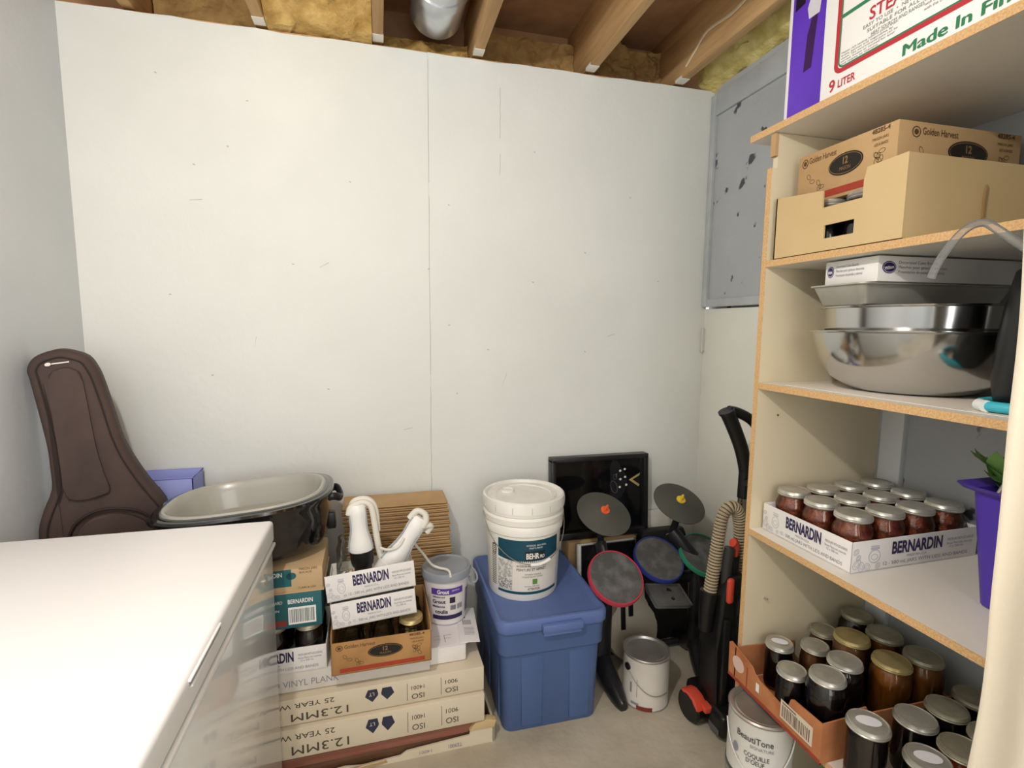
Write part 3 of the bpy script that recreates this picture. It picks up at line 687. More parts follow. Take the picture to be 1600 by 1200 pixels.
B().box(0, .068, -.01, .20, 0, .002, r=.0006).out('sheet', mat('paper2', 'dddbdb', rough=.7), lf)
a = Ink((0, 0, .0022), (1, 0, 0), (0, 1, 0)); a.text('x4', .012, .13, .012, w=.018, bold=.02).out('printed_text', INKB, lf)
a = Ink((0, 0, .0022), (1, 0, 0), (0, 1, 0))
for k in range(9): a.rect(.018+k*.0035, .09, .020+k*.0035, .118)
for k in range(6): a.rect(.02, .03+k*.008, .055, .032+k*.008)
a.out('barcode', INKG, lf)
gb = thing('grout_bucket', 'small white grout bucket with grey lid and purple label', 'bucket', (.212, 1.762, .349), (0, 0, 0))
gr0, gr1, gh = .069, .083, .188
B().lathe([(0, .002), (gr0-.004, 0), (gr0, .004), (gr1, gh), (gr1-.003, gh), (gr1-.004, gh-.004)], n=48).out('pail_body', mat('bucket_white', 'dcd8d6', rough=.4), gb)
LG = mat('lid_grey', '8d939c', rough=.4, var='979da5', vscale=8)
B().lathe([(gr1+.001, gh-.022), (gr1+.005, gh-.022), (gr1+.006, gh-.004), (gr1+.004, gh+.004), (gr1-.002, gh+.006), (gr1-.008, gh+.001), (0, gh+.001)], n=48).out('lid', LG, gb)
rf = lambda z: gr0+(gr1-gr0)*z/gh+.0006
a0 = math.atan2(-1, -.12)
def wrapink(): return Ink((0, 0, 0), (1, 0, 0), (0, 0, 1), wrap=(0, 0, rf, a0))
a = wrapink(); a.rect(-.055, .118, .062, .142).out('purple_band', mat('purple_label', '5a3a9a', rough=.5), gb)
a = wrapink(); a.rect(-.05, .024, .062, .040).out('base_stripe', INKP, gb); a = wrapink(); a.rect(.012, .086, .032, .108).out('dark_square', mat('label_dark', '2b2238', rough=.5), gb)
a = wrapink(); a.text('Grout', -.032, .123, .015, w=.042, bold=.03, l=2).text('SIMPLE', .02, .130, .006, w=.028, l=2).out('label_lettering', INKW, gb)
a = wrapink(); a.text('Adhesive and', -.05, .107, .007, w=.045, bold=.02).text('Grout', -.05, .086, .014, w=.048, bold=.03).text('Mélange', -.05, .070, .009, w=.045, bold=.02).text('coulis', -.04, .048, .014, w=.045, bold=.03)
for k in range(6): a.rect(.014, .060+k*.003, .034, .0615+k*.003)
for k in range(5): a.rect(.040+k*.0045, .058, .042+k*.0045, .078)
for k in range(16): a.rect(.078, .03+k*.006, .104, .0325+k*.006)
a.out('label_text', INKP, gb)
B().tube([(gr1+.004, .0, gh-.01), (gr1+.022, -.002, gh-.03), (gr1+.030, -.004, gh-.055), (gr1+.022, -.004, gh-.072), (gr1+.006, -.003, gh-.066), (gr1+.002, 0, gh-.05)], .004, n=8).out('handle', LG, gb)

# =================================================================== BLUE TOTE AND PAIL
BLUE = mat('tote_blue', '4b618c', rough=.42, var='4f6592', vscale=3, spec=.4); BLUEL = mat('tote_lid_blue', '5c71a6', rough=.45, var='6176ac', vscale=3, spec=.4)
TX0, TX1, TY0, TY1 = .360, .752, 1.545, 2.066
tt = thing('storage_tote', 'blue lidded plastic storage tote on the concrete floor', 'storage bin', ((TX0+TX1)/2, (TY0+TY1)/2, 0))
hw, hd = (TX1-TX0)/2, (TY1-TY0)/2
def rrect(a, b_, r, n=6):
    res = []
    for cx, cy, s in ((a-r, b_-r, 0), (-a+r, b_-r, 1), (-a+r, -b_+r, 2), (a-r, -b_+r, 3)):
        for i in range(n+1):
            t = pi/2*(s+i/n); res.append((cx+r*cos(t), cy+r*sin(t)))
    return res
def rloft(levels, name, m, parent, capa=False, capb=False, mod=None):
    bm = bmesh.new(); rg = []
    for a, b_, r, z in levels:
        pts = rrect(a, b_, r)
        if mod: pts = mod(pts, z, a, b_)
        rg.append([bm.verts.new((x, y, z)) for x, y in pts])
    for u, v in zip(rg, rg[1:]):
        for i in range(len(u)): j = (i+1) % len(u); bm.faces.new([u[i], u[j], v[j], v[i]])
    if capa: bm.faces.new(rg[0])
    if capb: bm.faces.new(rg[-1])
    q = B(); q.bm.free(); q.bm = bm; return q.out(name, m, parent)
rloft([(hw-.028, hd-.028, .03, 0.0), (hw-.024, hd-.024, .035, .006), (hw-.015, hd-.018, .035, .285), (hw-.006, hd-.010, .035, .292), (hw-.004, hd-.008, .035, .365), (hw-.004, hd-.008, .03, .400)], 'tub', BLUE, tt, capa=True, capb=True)
rloft([(hw, hd, .036, .376), (hw+.002, hd+.002, .036, .380), (hw+.002, hd+.002, .036, .410), (hw-.002, hd-.002, .034, .418), (hw-.010, hd-.010, .030, .419), (hw-.020, hd-.020, .026, .410), (hw-.034, hd-.034, .022, .4085)], 'lid', BLUEL, tt, capb=True)
for sx_ in (-.075, .10):      # pressed ribs on the short front face
    B().poly([(sx_-.036, .02), (sx_+.036, .02), (sx_+.040, .275), (sx_-.040, .275)], -hd+.0165, -hd+.030, r=.003, M=None).out('rib', BLUE, tt)
for sy_ in (-.13, .03, .17):
    B(rotm(0, 0, pi/2)).poly([(sy_-.05, .02), (sy_+.05, .02), (sy_+.054, .275), (sy_-.054, .275)], hw-.030, hw-.0165, r=.004).out('rib', BLUE, tt)
B().box(-.05, .095, -hd-.024, -hd+.002, .378, .404, r=.005).box(-.045, .09, -hd-.016, -hd+.004, .362, .38, r=.003).out('latch_handle', BLUEL, tt)
B().box(-.06, .07, hd-.004, hd+.014, .38, .402, r=.005).out('latch_handle', BLUEL, tt)

PW = mat('pail_white', 'ebe9e0', rough=.32, var='e4e1d6', vscale=4)
pl = thing('paint_pail', 'tall white ribbed paint pail with teal label standing on the blue tote', 'paint bucket', (.513, 1.808, .4092))
pr0, pr1, ph = .131, .147, .352
pf = lambda z: pr0+(pr1-pr0)*z/ph
prof = [(0, .004), (pr0-.008, .004), (pr0-.003, 0), (pr0, .006)]
zz = .235
prof += [(pf(.235), .235), (pf(.24)+.006, .240), (pf(.25)+.008, .262), (pf(.27)+.001, .272), (pf(.275)+.007, .277), (pf(.29)+.008, .296), (pf(.3)+.001, .304), (pf(.31)+.006, .309), (pf(.32)+.006, .325), (pf(.33), .330), (pf(.34), .345)]
B().lathe(prof, n=64).out('pail_body', PW, pl)
R1 = pf(.34)+.008; pl.scale = (1, 1, 1.03)
PLID = mat('pail_lid', 'f0efe9', rough=.35, var='e2e1da', vscale=9)
lid_ = B().lathe([(R1-.006, .318), (R1, .318), (R1+.001, .346), (R1-.001, .356), (R1-.007, .360), (R1-.013, .357), (R1-.016, .349), (R1-.03, .348), (R1-.032, .351), (R1-.05, .351), (R1-.052, .348), (0, .348)], n=64).out('lid', PLID, pl)
B().lathe([(.026, .347), (.026, .354), (.022, .356), (.018, .352), (0, .352)], c=(-.052, .045, 0), n=28).out('spout_cap', PLID, lid_)
b = B()
for k in range(14):
    t = 2*pi*k/14+.15; b.box(-.0008, .0008, -.0012, .0012, .322, .345, M=rotm(0, 0, t+pi/2, (cos(t)*(R1+.0006), sin(t)*(R1+.0006), 0)))
b.out('lid_notch', mat('notch', 'b9b6ac', rough=.6), lid_)
a0p = math.atan2(-1, -.30)
pfi = lambda z: pf(z)
def wp(): return Ink((0, 0, 0), (1, 0, 0), (0, 0, 1), wrap=(0, 0, pfi, a0p))
TEALP = mat('pail_teal', '14475a', rough=.45)
a = wp()
for k in range(34):       # curved top band, thicker at the right
    x0, x1 = -.095+k*.0073, -.095+(k+1)*.0073
    lo = lambda x: .158-.012*cos((x-.02)*14)*1.0
    a.poly([(x0, lo(x0)), (x1, lo(x1)), (x1, .226), (x0, .226)])
a.out('teal_band', TEALP, pl); wp().rect(-.095, .026, .150, .036, nx=28).out('base_stripe', TEALP, pl)
wp().rect(-.035, .038, .150, .150, nx=24).out('label_panel', mat('label_cream', 'e3dcd2', rough=.5), pl)
wp().rect(-.095, .040, -.036, .150, nx=8).out('label_photo', mat('label_grey', 'a9a8a4', rough=.6, var='d5d3cd', vscale=90, vsharp=(.45, .55)), pl)
a = wp(); a.rect(.010, .152, .086, .186, l=2, nx=8).out('logo_plate', mat('logo_black', '23262a', rough=.4), pl)
a = wp(); a.text('BEHR', .014, .159, .021, w=.048, bold=.03, l=4).text('PRO', .065, .159, .013, w=.018, bold=.02, l=4).text('INTERIOR  EGG-SHELL', .015, .205, .006, w=.075, l=3).text('PAINT & PRIMER', .025, .195, .006, w=.05, l=3).out('label_lettering', INKW, pl)
a = wp(); a.text('INTERIOR PAINT AND PRIMER', -.02, .128, .008, w=.115, bold=.01, l=2).text('PEINTURE ET APPRÊT', -.02, .114, .010, w=.11, bold=.01, l=2).text('INTERIEUR COQUILLE', .01, .098, .006, w=.06, l=2).text("D'OEUF BLANC EXTRA", .002, .089, .006, w=.075, l=2).text('ATTENTION', .020, .042, .009, w=.046, bold=.02, l=2).text('low odour / faible odeur', .01, .055, .005, w=.055, l=2)
for k in range(22):
    a.rect(-.128, .045+k*.007, -.104, .048+k*.007, nx=3)
rnd = random.Random(8)
for k in range(70):
    x = -.093+rnd.random()*.052; z = .044+rnd.random()*.035; a.rect(x, z, x+.002+rnd.random()*.004, z+.0018, l=2, nx=1)
a.ring(-.116, .178, .012, .022, .003, n=24)
a.out('label_text', mat('label_ink', '4a4541', rough=.6), pl)
wp().rect(.038, .064, .056, .083, l=2, nx=4).out('green_mark', mat('label_green', '5f8f3c', rough=.5), pl)
# bail hanging down the front, with grip
bp_ = []
Rb = pf(.3)+.012
for k in range(25):
    t = k/24; ang = pi*1.02+t*pi*.98*1.0; drop = .158*sin(pi*t)**.8
    rr = pf(max(.02, .30-drop))+.013
    bp_.append((rr*cos(ang), rr*sin(ang), .300-drop))
B().tube(bp_, .0016, n=6, smooth=1).out('bail_handle', mat('bail_wire', 'b5b5b2', rough=.3, metal=.8), pl)
B().tube(bp_[11:16], .0065, n=10, smooth=2).out('handle_grip', mat('grip_white', 'efeeea', rough=.4), pl)

# =================================================================== FRAMED PICTURE, BLACK BOARD
cb_ = thing('storage_carton', 'brown carton against the wall beneath the framed picture', 'box', (.95, 2.01, 0))
B().box(-.185, .135, -.03, .055, 0, .472, r=.003).out('carton_body', CARD, cb_)
fr = thing('framed_picture', 'black framed picture of a dark guitar head leaning on the back wall', 'picture', (.925, 2.018, .474), (radians(-3.5), 0, 0))
FRM = mat('frame_black', '17181a', rough=.35, var='1f2022', vscale=6)
b = B(); w2, hh2 = .228, .362
b.box(-w2, w2, -.02, .03, 0, .030, r=.002).box(-w2, w2, -.02, .03, hh2-.020, hh2, r=.002).box(-w2, -w2+.020, -.02, .03, .02, hh2-.01, r=.002).box(w2-.020, w2, -.02, .03, .02, hh2-.01, r=.002)
b.out('frame', FRM, fr)
pic = B().box(-w2+.015, w2-.015, .002, .02, .02, hh2-.015).out('picture_print', mat('print_black', '0a0a0c', rough=.12, coat=.6, var='101114', vscale=4), fr)
O = FR(0, .002, 0)
a = Ink(*O)
hd_ = [(.06, .345), (.085, .338), (.135, .26), (.125, .20), (.10, .17), (.07, .15), (.045, .17), (.055, .22), (.05, .30)]
a.poly([(x, z-.005) for x, z in hd_], 1).out('guitar_head', mat('print_dark', '202024', rough=.2), fr)
a = Ink(*O)
for x, z in [(.102, .286), (.124, .292), (.103, .248), (.126, .257), (.100, .213), (.132, .221)]: a.oval(x-.002, z, .0055, .005, l=2, n=16)
a.out('tuner_buttons', mat('pearl', 'd6d4cc', rough=.3), fr)
a = Ink(*O)
a.poly([(.142, .243), (.198, .272), (.194, .260), (.160, .243)], 2).poly([(.142, .243), (.160, .243), (.196, .218), (.190, .210)], 2)
a.out('gold_chevron', mat('gold_ink', 'a8915a', rough=.4), fr)
a = Ink(*O); a.ring(.07, .215, .016, .03, .003, l=2, rot=.3).ring(.075, .26, .01, .012, .002, l=2).rect(.078, .258, .085, .275, l=2).out('print_highlights', mat('print_grey', '4a4c50', rough=.3), fr)

bd = thing('black_board', 'black glossy board with a white left edge leaning behind the drum kit', 'board', (.790, 1.895, 0), (radians(-4), 0, radians(2)))
B().box(.012, .27, 0, .014, 0, .475, r=.001).out('front_panel', mat('board_black', '131316', rough=.2, coat=.3, var='1b1b1f', vscale=5), bd)
B().box(0, .012, -.004, .02, 0, .482, r=.001).box(.012, .27, .0145, .022, 0, .480).out('white_edge', mat('edge_white', 'dcdad4', rough=.6), bd)
cse = thing('black_case', 'black case with an oval handle slot behind the drum pads', 'case', (1.225, 1.925, 0), (radians(-4), 0, radians(0)))
CASE = mat('case_black', '1c1c1d', rough=.55, var='232324', vscale=14)
B().poly([(-.125, 0), (.11, 0), (.11, .44), (.085, .50), (-.115, .50), (-.125, .46)], 0, .05, r=.004).out('case_body', CASE, cse)
B().tube([(-.095, -.006, .425), (-.02, -.006, .430), (-.015, -.006, .455), (-.09, -.006, .452)], .006, n=8, cyc=True).out('handle', BLKP, cse)
wb2 = thing('foam_board', 'white foam board edge showing between the picture and the yellow cymbal', 'white board', (1.235, 2.052, 0), (radians(-1), 0, 0))
B().box(-.12, .105, 0, .012, 0, .552, r=.001).out('panel', mat('panel_white', 'd9d7cf', rough=.6), wb2)

# =================================================================== TOY DRUM KIT
PADG = mat('pad_rubber', '4b4b4b', rough=.75, var='6a6967', vscale=22, vsharp=(.42, .7)); CYMG = mat('cymbal_rubber', '45463f', rough=.65, var='504f49', vscale=6)
dk = thing('drum_kit', 'black toy electronic drum kit with coloured pads and two cymbals', 'drum kit', (1.03, 1.75, 0))
KO = Matrix.Translation((-1.03, -1.75, 0))
def kb(): return B(KO)
def pad(c, n, r, col, name):
    M = KO @ frame_to(n, c); o = B(M).lathe([(0, -.045), (r*.80, -.042), (r*.97, -.022), (r*1.0, -.012), (r*1.0, 0), (r*.985, .004)], n=48).out('drum_pad', BLKM, dk)
    B(M).lathe([(r*.985, -.016), (r*1.03, -.014), (r*1.035, -.003), (r*1.01, .006), (r*.97, .006), (r*.965, .002)], n=48).out('rim', mat('rim_'+name, col, rough=.4), o)['label'] = name+' rim'
    B(M).lathe([(r*.968, -.002), (r*.962, .0035), (r*.5, .005), (0, .005)], n=48).out('pad_surface', PADG, o); return o
pad((.815, 1.625, .490), (.02, -.62, .78), .101, 'b8384a', 'red')
pad((1.078, 1.775, .463), (.03, -.54, .84), .100, '2a3a86', 'blue')
pad((1.275, 1.76, .468), (.03, -.54, .84), .098, '2f8f6c', 'green')
def cymbal(c, n, r, col, name):
    M = KO @ frame_to(n, c)
    o = B(M).lathe([(0, .012), (r*.25, .011), (r*.33, .006), (r*.9, 0), (r, -.004), (r*.995, -.008), (r*.3, -.006), (0, -.002)], n=56).out('cymbal', CYMG, dk)
    B(M).lathe([(0, .012), (.018, .012), (.018, .018), (.008, .020), (.007, .030), (0, .030)], n=20).box(-.016, .016, -.003, .003, .016, .034, r=.002, M=rotm(0, 0, .7)).box(.004, .020, -.006, .006, .016, .026, r=.002, M=rotm(0, 0, .7)).out('wing_nut', mat('nut_'+name, col, rough=.4), o)['label'] = name+' wing nut'
    return o
cymbal((.838, 1.79, .672), (.06, -.50, .86), .109, 'e5633a', 'orange')
cymbal((1.152, 1.76, .700), (.06, -.50, .86), .105, 'e5c23a', 'yellow')
def kt(pts, r, name='frame_tube', m=BLKM, flat=1, **k): return kb().tube(pts, r, n=12, flat=flat, **k).out(name, m, dk)
kt([(1.155, 1.768, .69), (1.165, 1.80, .60), (1.168, 1.84, .54)], .014, 'cymbal_post')
kt([(1.165, 1.83, .55), (1.20, 1.80, .50), (1.25, 1.76, .42), (1.26, 1.76, .33)], .022, 'side_arm', flat=1.4)
kt([(.84, 1.80, .66), (.845, 1.83, .60), (.85, 1.84, .50)], .014, 'cymbal_post')
kt([(.845, 1.83, .53), (.84, 1.78, .47), (.83, 1.74, .40), (.83, 1.74, .33)], .022, 'side_arm', flat=1.4)
kt([(.825, 1.65, .455), (.825, 1.68, .42), (.828, 1.73, .38)], .024, 'pad_arm')
kt([(1.075, 1.79, .43), (1.075, 1.80, .38)], .026, 'pad_arm'); kt([(1.275, 1.775, .44), (1.27, 1.78, .36)], .026, 'pad_arm')
kt([(.83, 1.77, .385), (.95, 1.79, .375), (1.10, 1.80, .375), (1.27, 1.78, .36)], .024, 'cross_bar')
for x, yy in ((.828, 1.755), (1.262, 1.765)):
    kb().tube([(x, yy, .40), (x, yy, .22), (x, yy, .06)], .026, n=14, flat=1.5, smooth=3).out('leg', BLKM, dk)
kb().tube([(.845, 1.93, .018), (.84, 1.86, .030), (.83, 1.77, .075), (.828, 1.69, .05), (.832, 1.61, .024), (.834, 1.565, .016)], lambda t: .016+.022*sin(pi*min(1, max(0, t)))**1.0, n=14, flat=1.2).out('foot', BLKM, dk)
kb().tube([(1.27, 1.93, .018), (1.268, 1.86, .030), (1.264, 1.77, .075), (1.24, 1.70, .045), (1.215, 1.64, .024), (1.20, 1.60, .016)], lambda t: .016+.022*sin(pi*t), n=14, flat=1.2).out('foot', BLKM, dk)
kt([(.84, 1.86, .03), (1.0, 1.868, .02), (1.14, 1.868, .02), (1.265, 1.86, .03)], .014, 'floor_bar')
# control console: shallow tray shape on a short arm
Mc = KO @ rotm(radians(22), radians(9), radians(4), (1.063, 1.67, .365))
cs = B(Mc).box(-.082, .082, -.052, .052, -.020, .0, r=.010, seg=3).box(-.082, .082, -.052, -.046, -.004, .006, r=.002).box(-.082, .082, .046, .052, -.004, .006, r=.002).box(-.082, -.076, -.05, .05, -.004, .006, r=.002).box(.076, .082, -.05, .05, -.004, .006, r=.002).out('control_console', DKG, dk)
B(Mc).lathe([(0, .001), (.007, .001), (.006, .005), (0, .005)], c=(.01, -.018, 0), n=14).out('button', BLKP, cs)
kt([(1.075, 1.69, .345), (1.08, 1.74, .35), (1.09, 1.79, .37)], .022, 'console_arm', flat=1.4)

tg = thing('toy_guitar', 'cream guitar-shaped toy body with two black slots behind the small paint can', 'toy guitar', (1.0, 1.80, .012), (radians(-12), radians(4), radians(6)))
gp = [(0, 0), (.055, .012), (.100, .05), (.118, .11), (.112, .165), (.085, .205), (.062, .235), (.058, .28), (.05, .33), (0, .345), (-.05, .33), (-.058, .28), (-.066, .235), (-.09, .205), (-.115, .165), (-.12, .11), (-.100, .05), (-.055, .012)]
B().poly(smooth(gp), 0, .04, r=.005, seg=3).out('toy_body', mat('cream_plastic', 'b5ab98', rough=.45, var='bbb19f', vscale=4), tg)
for x, z in ((-.050, .195), (-.012, .245)):
    B().box(x-.0115, x+.0115, -.004, .004, z-.065, z+.065, r=.0035, seg=2, M=None).out('slot', BLKP, tg)

# small white can
def can(name, label, c, z, r, h, parts=True, m=None, grp=None):
    t = thing(name, label, 'paint can', (c[0], c[1], z), group=grp)
    B().lathe([(0, .003), (r-.004, .002), (r-.001, 0), (r, .003), (r-.0015, .008), (r-.0015, h-.008), (r+.0005, h-.004), (r, h), (r-.004, h+.001), (r-.006, h-.002)], n=56).out('can_body', m or PW, t)
    B().lathe([(r+.0008, h-.006), (r+.0015, h-.001), (r-.002, h+.0022), (r-.010, h+.001), (r-.014, h-.007), (r-.019, h-.004), (r-.021, h-.005), (0, h-.005)], n=56).out('lid', STEELD, t)
    B().lathe([(r-.0008, .0), (r+.001, .001), (r+.001, .005), (r-.0012, .006)], n=56).out('bottom_rim', STEELD, t)
    return t
c1 = can('paint_can', 'small white paint can with silver lid and red drips at its base', (.948, 1.618), 0, .086, .195, m=mat('can_white', 'd9d4cb', rough=.4, var='cfc9bf', vscale=6))
wc = lambda a0_, r_: Ink((0, 0, 0), (1, 0, 0), (0, 0, 1), wrap=(0, 0, lambda z: r_, a0_))
cf = math.atan2(-1.66, -.966)     # direction to the viewer
wc(cf, .0865).rect(-.030, .004, .028, .020, nx=10).out('paint_drips', mat('drip_red', '7a2f26', rough=.4), c1)
wc(cf, .0862).rect(-.052, .018, -.022, .028, nx=6).rect(-.03, .05, -.0285, .12, nx=1).rect(-.058, .06, -.05, .10, nx=2).out('label_marks', INKG, c1)
B(rotm(0, pi/2, cf-.85, (.086*cos(cf-.85), .086*sin(cf-.85), .150))).lathe([(0, -.003), (.013, -.003), (.013, .004), (.008, .006), (0, .006)], n=20).out('bail_ear', BLKP, c1)
B().tube([((.089)*cos(cf-.85+t*1.9), (.089)*sin(cf-.85+t*1.9), .150-.085*sin(min(1, t*1.35)*pi*.5)-(.0)) for t in [i/14 for i in range(15)]], .0016, n=6, smooth=2).out('bail_handle', STEELD, c1)

# =================================================================== VACUUM
vc = thing('vacuum_cleaner', 'black upright vacuum cleaner with ribbed beige hose and red clips', 'vacuum cleaner', (1.13, 1.46, 0))
VO = Matrix.Translation((-1.13, -1.46, 0))
def vb(): return B(VO)
RED = mat('coral_plastic', 'e0553f', rough=.4); VBK = mat('vacuum_black', '141415', rough=.32, var='1b1b1c', vscale=9)
HOSE = mat('hose_beige', 'a3947c', rough=.5); 
vb().box(1.075, 1.35, 1.335, 1.56, .018, .105, r=.022, seg=3).out('floor_head', VBK, vc)
vb().poly([(1.086, .02), (1.20, .02), (1.20, .50), (1.185, .56), (1.125, .56), (1.10, .50), (1.088, .30)], 1.40, 1.50, r=.014, seg=3).out('body', VBK, vc)
vb().box(1.103, 1.128, 1.385, 1.41, .10, .42, r=.009, seg=2).box(1.150, 1.19, 1.385, 1.41, .16, .50, r=.009).out('body_ridge', mat('vac_gloss', '1c1d1f', rough=.2), vc)
vb().box(1.0725, 1.076, 1.352, 1.405, .030, .052, r=.001).out('side_badge', mat('badge_grey', '5f6062', rough=.4), vc)
o = B(VO @ rotm(0, pi/2, radians(8), (1.052, 1.475, .055))).lathe([(0, -.018), (.048, -.018), (.055, -.012), (.055, .012), (.048, .018), (0, .018)], n=36).out('wheel', VBK, vc)
B(VO @ rotm(0, pi/2, radians(8), (1.055, 1.475, .055))).lathe([(0, .0), (.02, -.020), (.02, .021), (0, .022)], n=20).out('hub', BLKM, o)
b = B(VO @ rotm(0, 0, radians(8), (1.052, 1.475, .055)))
q = []
for k in range(11):
    t = radians(20+10*k); q.append((cos(t)*.060, sin(t)*.060))
for k in range(11)[::-1]:
    t = radians(20+10*k); q.append((cos(t)*.051, sin(t)*.051))
b2_ = B(VO @ rotm(0, 0, radians(8)-pi/2, (1.05, 1.475, .055))).poly(q, -.022, .024, r=.003)
b2_.out('wheel_guard', RED, vc)
vb().box(1.055, 1.10, 1.40, 1.44, .075, .098, r=.006).out('pedal', RED, vc)
# hose
hp = [(1.083, 1.45, .485), (1.098, 1.452, .60), (1.112, 1.455, .70), (1.125, 1.46, .755), (1.150, 1.462, .785), (1.180, 1.465, .775), (1.200, 1.468, .73), (1.208, 1.47, .62), (1.210, 1.47, .45), (1.208, 1.47, .28), (1.206, 1.47, .14)]
import functools
nrib = 92
def rr_(t): return .0205+.0020*(1 if sin(t*nrib*2*pi) > 0 else -1)*min(1, abs(sin(t*nrib*2*pi))*2.2)
# resample hose centre line finely for ribs
def cr(P, k):
    P = [Vector(p) for p in P]; Q = []
    for i in range(len(P)-1):
        p0, p1, p2, p3 = P[max(0, i-1)], P[i], P[i+1], P[min(len(P)-1, i+2)]
        for j in range(k):
            t = j/k; Q.append(.5*((2*p1)+(p2-p0)*t+(2*p0-5*p1+4*p2-p3)*t*t+(-p0+3*p1-3*p2+p3)*t**3))
    Q.append(P[-1]); return Q
Q = cr(hp, 60); Ls = [0]
for i in range(1, len(Q)): Ls.append(Ls[-1]+(Q[i]-Q[i-1]).length)
NS = nrib*6; QQ = []; j = 0
for i in range(NS+1):
    s = Ls[-1]*i/NS
    while j < len(Ls)-2 and Ls[j+1] < s: j += 1
    QQ.append(Q[j].lerp(Q[j+1], (s-Ls[j])/max(1e-9, Ls[j+1]-Ls[j])))
vb().tube(QQ, rr_, n=18, smooth=0).out('hose', mat('hose_ribbed', 'b3a489', rough=.5), vc)
vb().tube(QQ[6:-6], .0192, n=14, smooth=0).out('hose_core', mat('hose_dark', '4a4036', rough=.6), vc)
vb().tube([(1.070, 1.445, .36), (1.074, 1.447, .43), (1.083, 1.45, .495)], lambda t: .022+.010*t, n=20).out('hose_cuff', VBK, vc)
vb().tube([(1.128, 1.43, .50), (1.132, 1.43, .60), (1.138, 1.43, .655)], .017, n=14).out('crevice_tool', mat('vac_dark_grey', '3a3a3b', rough=.4), vc)
vb().box(1.108, 1.134, 1.385, 1.402, .475, .565, r=.011, seg=3).out('release_clip', RED, vc)
vb().tube([(1.160, 1.44, .50), (1.163, 1.44, .62)], .020, n=14).out('tool_holder', VBK, vc)
vb().tube([(1.163, 1.44, .615), (1.165, 1.438, .65), (1.158, 1.434, .668), (1.148, 1.43, .672)], .012, n=12, flat=1.3).out('top_clip', RED, vc)
# wand and handle
vb().tube([(1.230, 1.50, .45), (1.235, 1.50, .83)], .017, n=18, smooth=0).out('chrome_wand', mat('chrome', 'b9b8b4', rough=.12, metal=1), vc)
vb().tube([(1.236, 1.50, .80), (1.238, 1.50, .87), (1.237, 1.50, .905), (1.215, 1.50, .98), (1.180, 1.50, 1.055), (1.150, 1.50, 1.11)], lambda t: .021+.004*t, n=18).out('handle_tube', VBK, vc)
vb().tube([(1.150, 1.50, 1.108), (1.146, 1.50, 1.116)], .028, n=18, smooth=0).out('handle_collar', BLKM, vc)
vb().tube([(1.155, 1.50, 1.115), (1.19, 1.50, 1.108), (1.24, 1.50, 1.085), (1.275, 1.50, 1.05), (1.285, 1.50, .99), (1.26, 1.50, .93), (1.238, 1.50, .90)], .015, n=12, flat=1.2).out('handle_grip', VBK, vc)
vb().tube([(1.222, 1.47, .865), (1.215, 1.465, .865)], .011, n=12, smooth=0).out('button', BLKP, vc)

# =================================================================== SHELVING UNIT
SX, SXB = .99, R-.002
sh = thing('shelving_unit', 'white melamine shelving unit with raw particle board edges', 'shelves', (SX, .7, 0))
SO = Matrix.Translation((-SX, -.7, 0))
def sb(): return B(SO)
YE, YN = 1.186, .22
def board(name, y0, y1, z0, z1, x1=SXB, par=None):
    o = sb().box(SX+.001, x1, y0, y1, z0, z1).out(name, MELA, sh)
    sb().box(SX-.0003, SX+.001, y0, y1, z0, z1).out('front_edge', PART, o); return o
pnl = sb().poly([(SX+.001, 0), (SX+.001, 1.812), (SX+.016, 1.812), (SX+.016, 1.899), (1.42, 1.899), (1.42, 0)], YE-.016, YE).out('side_panel', MELB, sh)
sb().box(SX-.0003, SX+.001, YE-.016, YE, 0, 1.812).out('front_edge', PART, pnl)
sb().box(SX+.006, SX+.0155, YE-.0165, YE+.0005, 1.842, 1.899).out('shim_block', CARD, pnl)
sb().box(SX+.001, 1.42, YN, YN+.016, 0, 1.899).out('side_panel', MELB, sh)
for z1 in (1.575, 1.252, .841, .392): 
    o = board('shelf', YN+.0165, YE-.0165, z1-.0165, z1)
tb_ = board('top_shelf', YN-.1, 1.258, 1.9, 1.9175)
b = sb()
for (y, z) in [(1.12, 1.155), (1.12, .61), (1.12, .62)]: pass
b.lathe([(0, 0), (.003, 0), (.003, .0012), (0, .0015)], M=rotm(pi/2, 0, 0, (1.06, YE-.016, 1.16)), n=12)
b.out('screw_hole', mat('hole_dark', '5a4c3c', rough=.8), pnl)
sb().tube([(1.055, YE-.014, .625), (1.058, YE-.028, .628)], .0025, n=8, smooth=0).out('shelf_pin', STEELD, pnl)
# paper liner on the bowl shelf
lp = B().box(0, .36, 0, .80, 0, .0012).out('shelf_liner', mat('liner', 'e6ded0', rough=.6, var='e9e2d5', vscale=5)); lp.location = (1.03, .3, 1.2525); lp.rotation_euler = (0, 0, radians(1.2)); tag(lp, 'thin cream shelf liner sheet under the steel bowls', 'liner')

# ---- shelf above: produce box with hand holes and the tall brown carton
pb = thing('produce_box', 'open pale cardboard produce box with two hand holes on the upper shelf', 'box', (.998, .812, 1.5755))
PX, PY, PH, th = .43, .343, .166, .004
def PO(y): return 1.155-y            # local x along face = from far end
b = B()
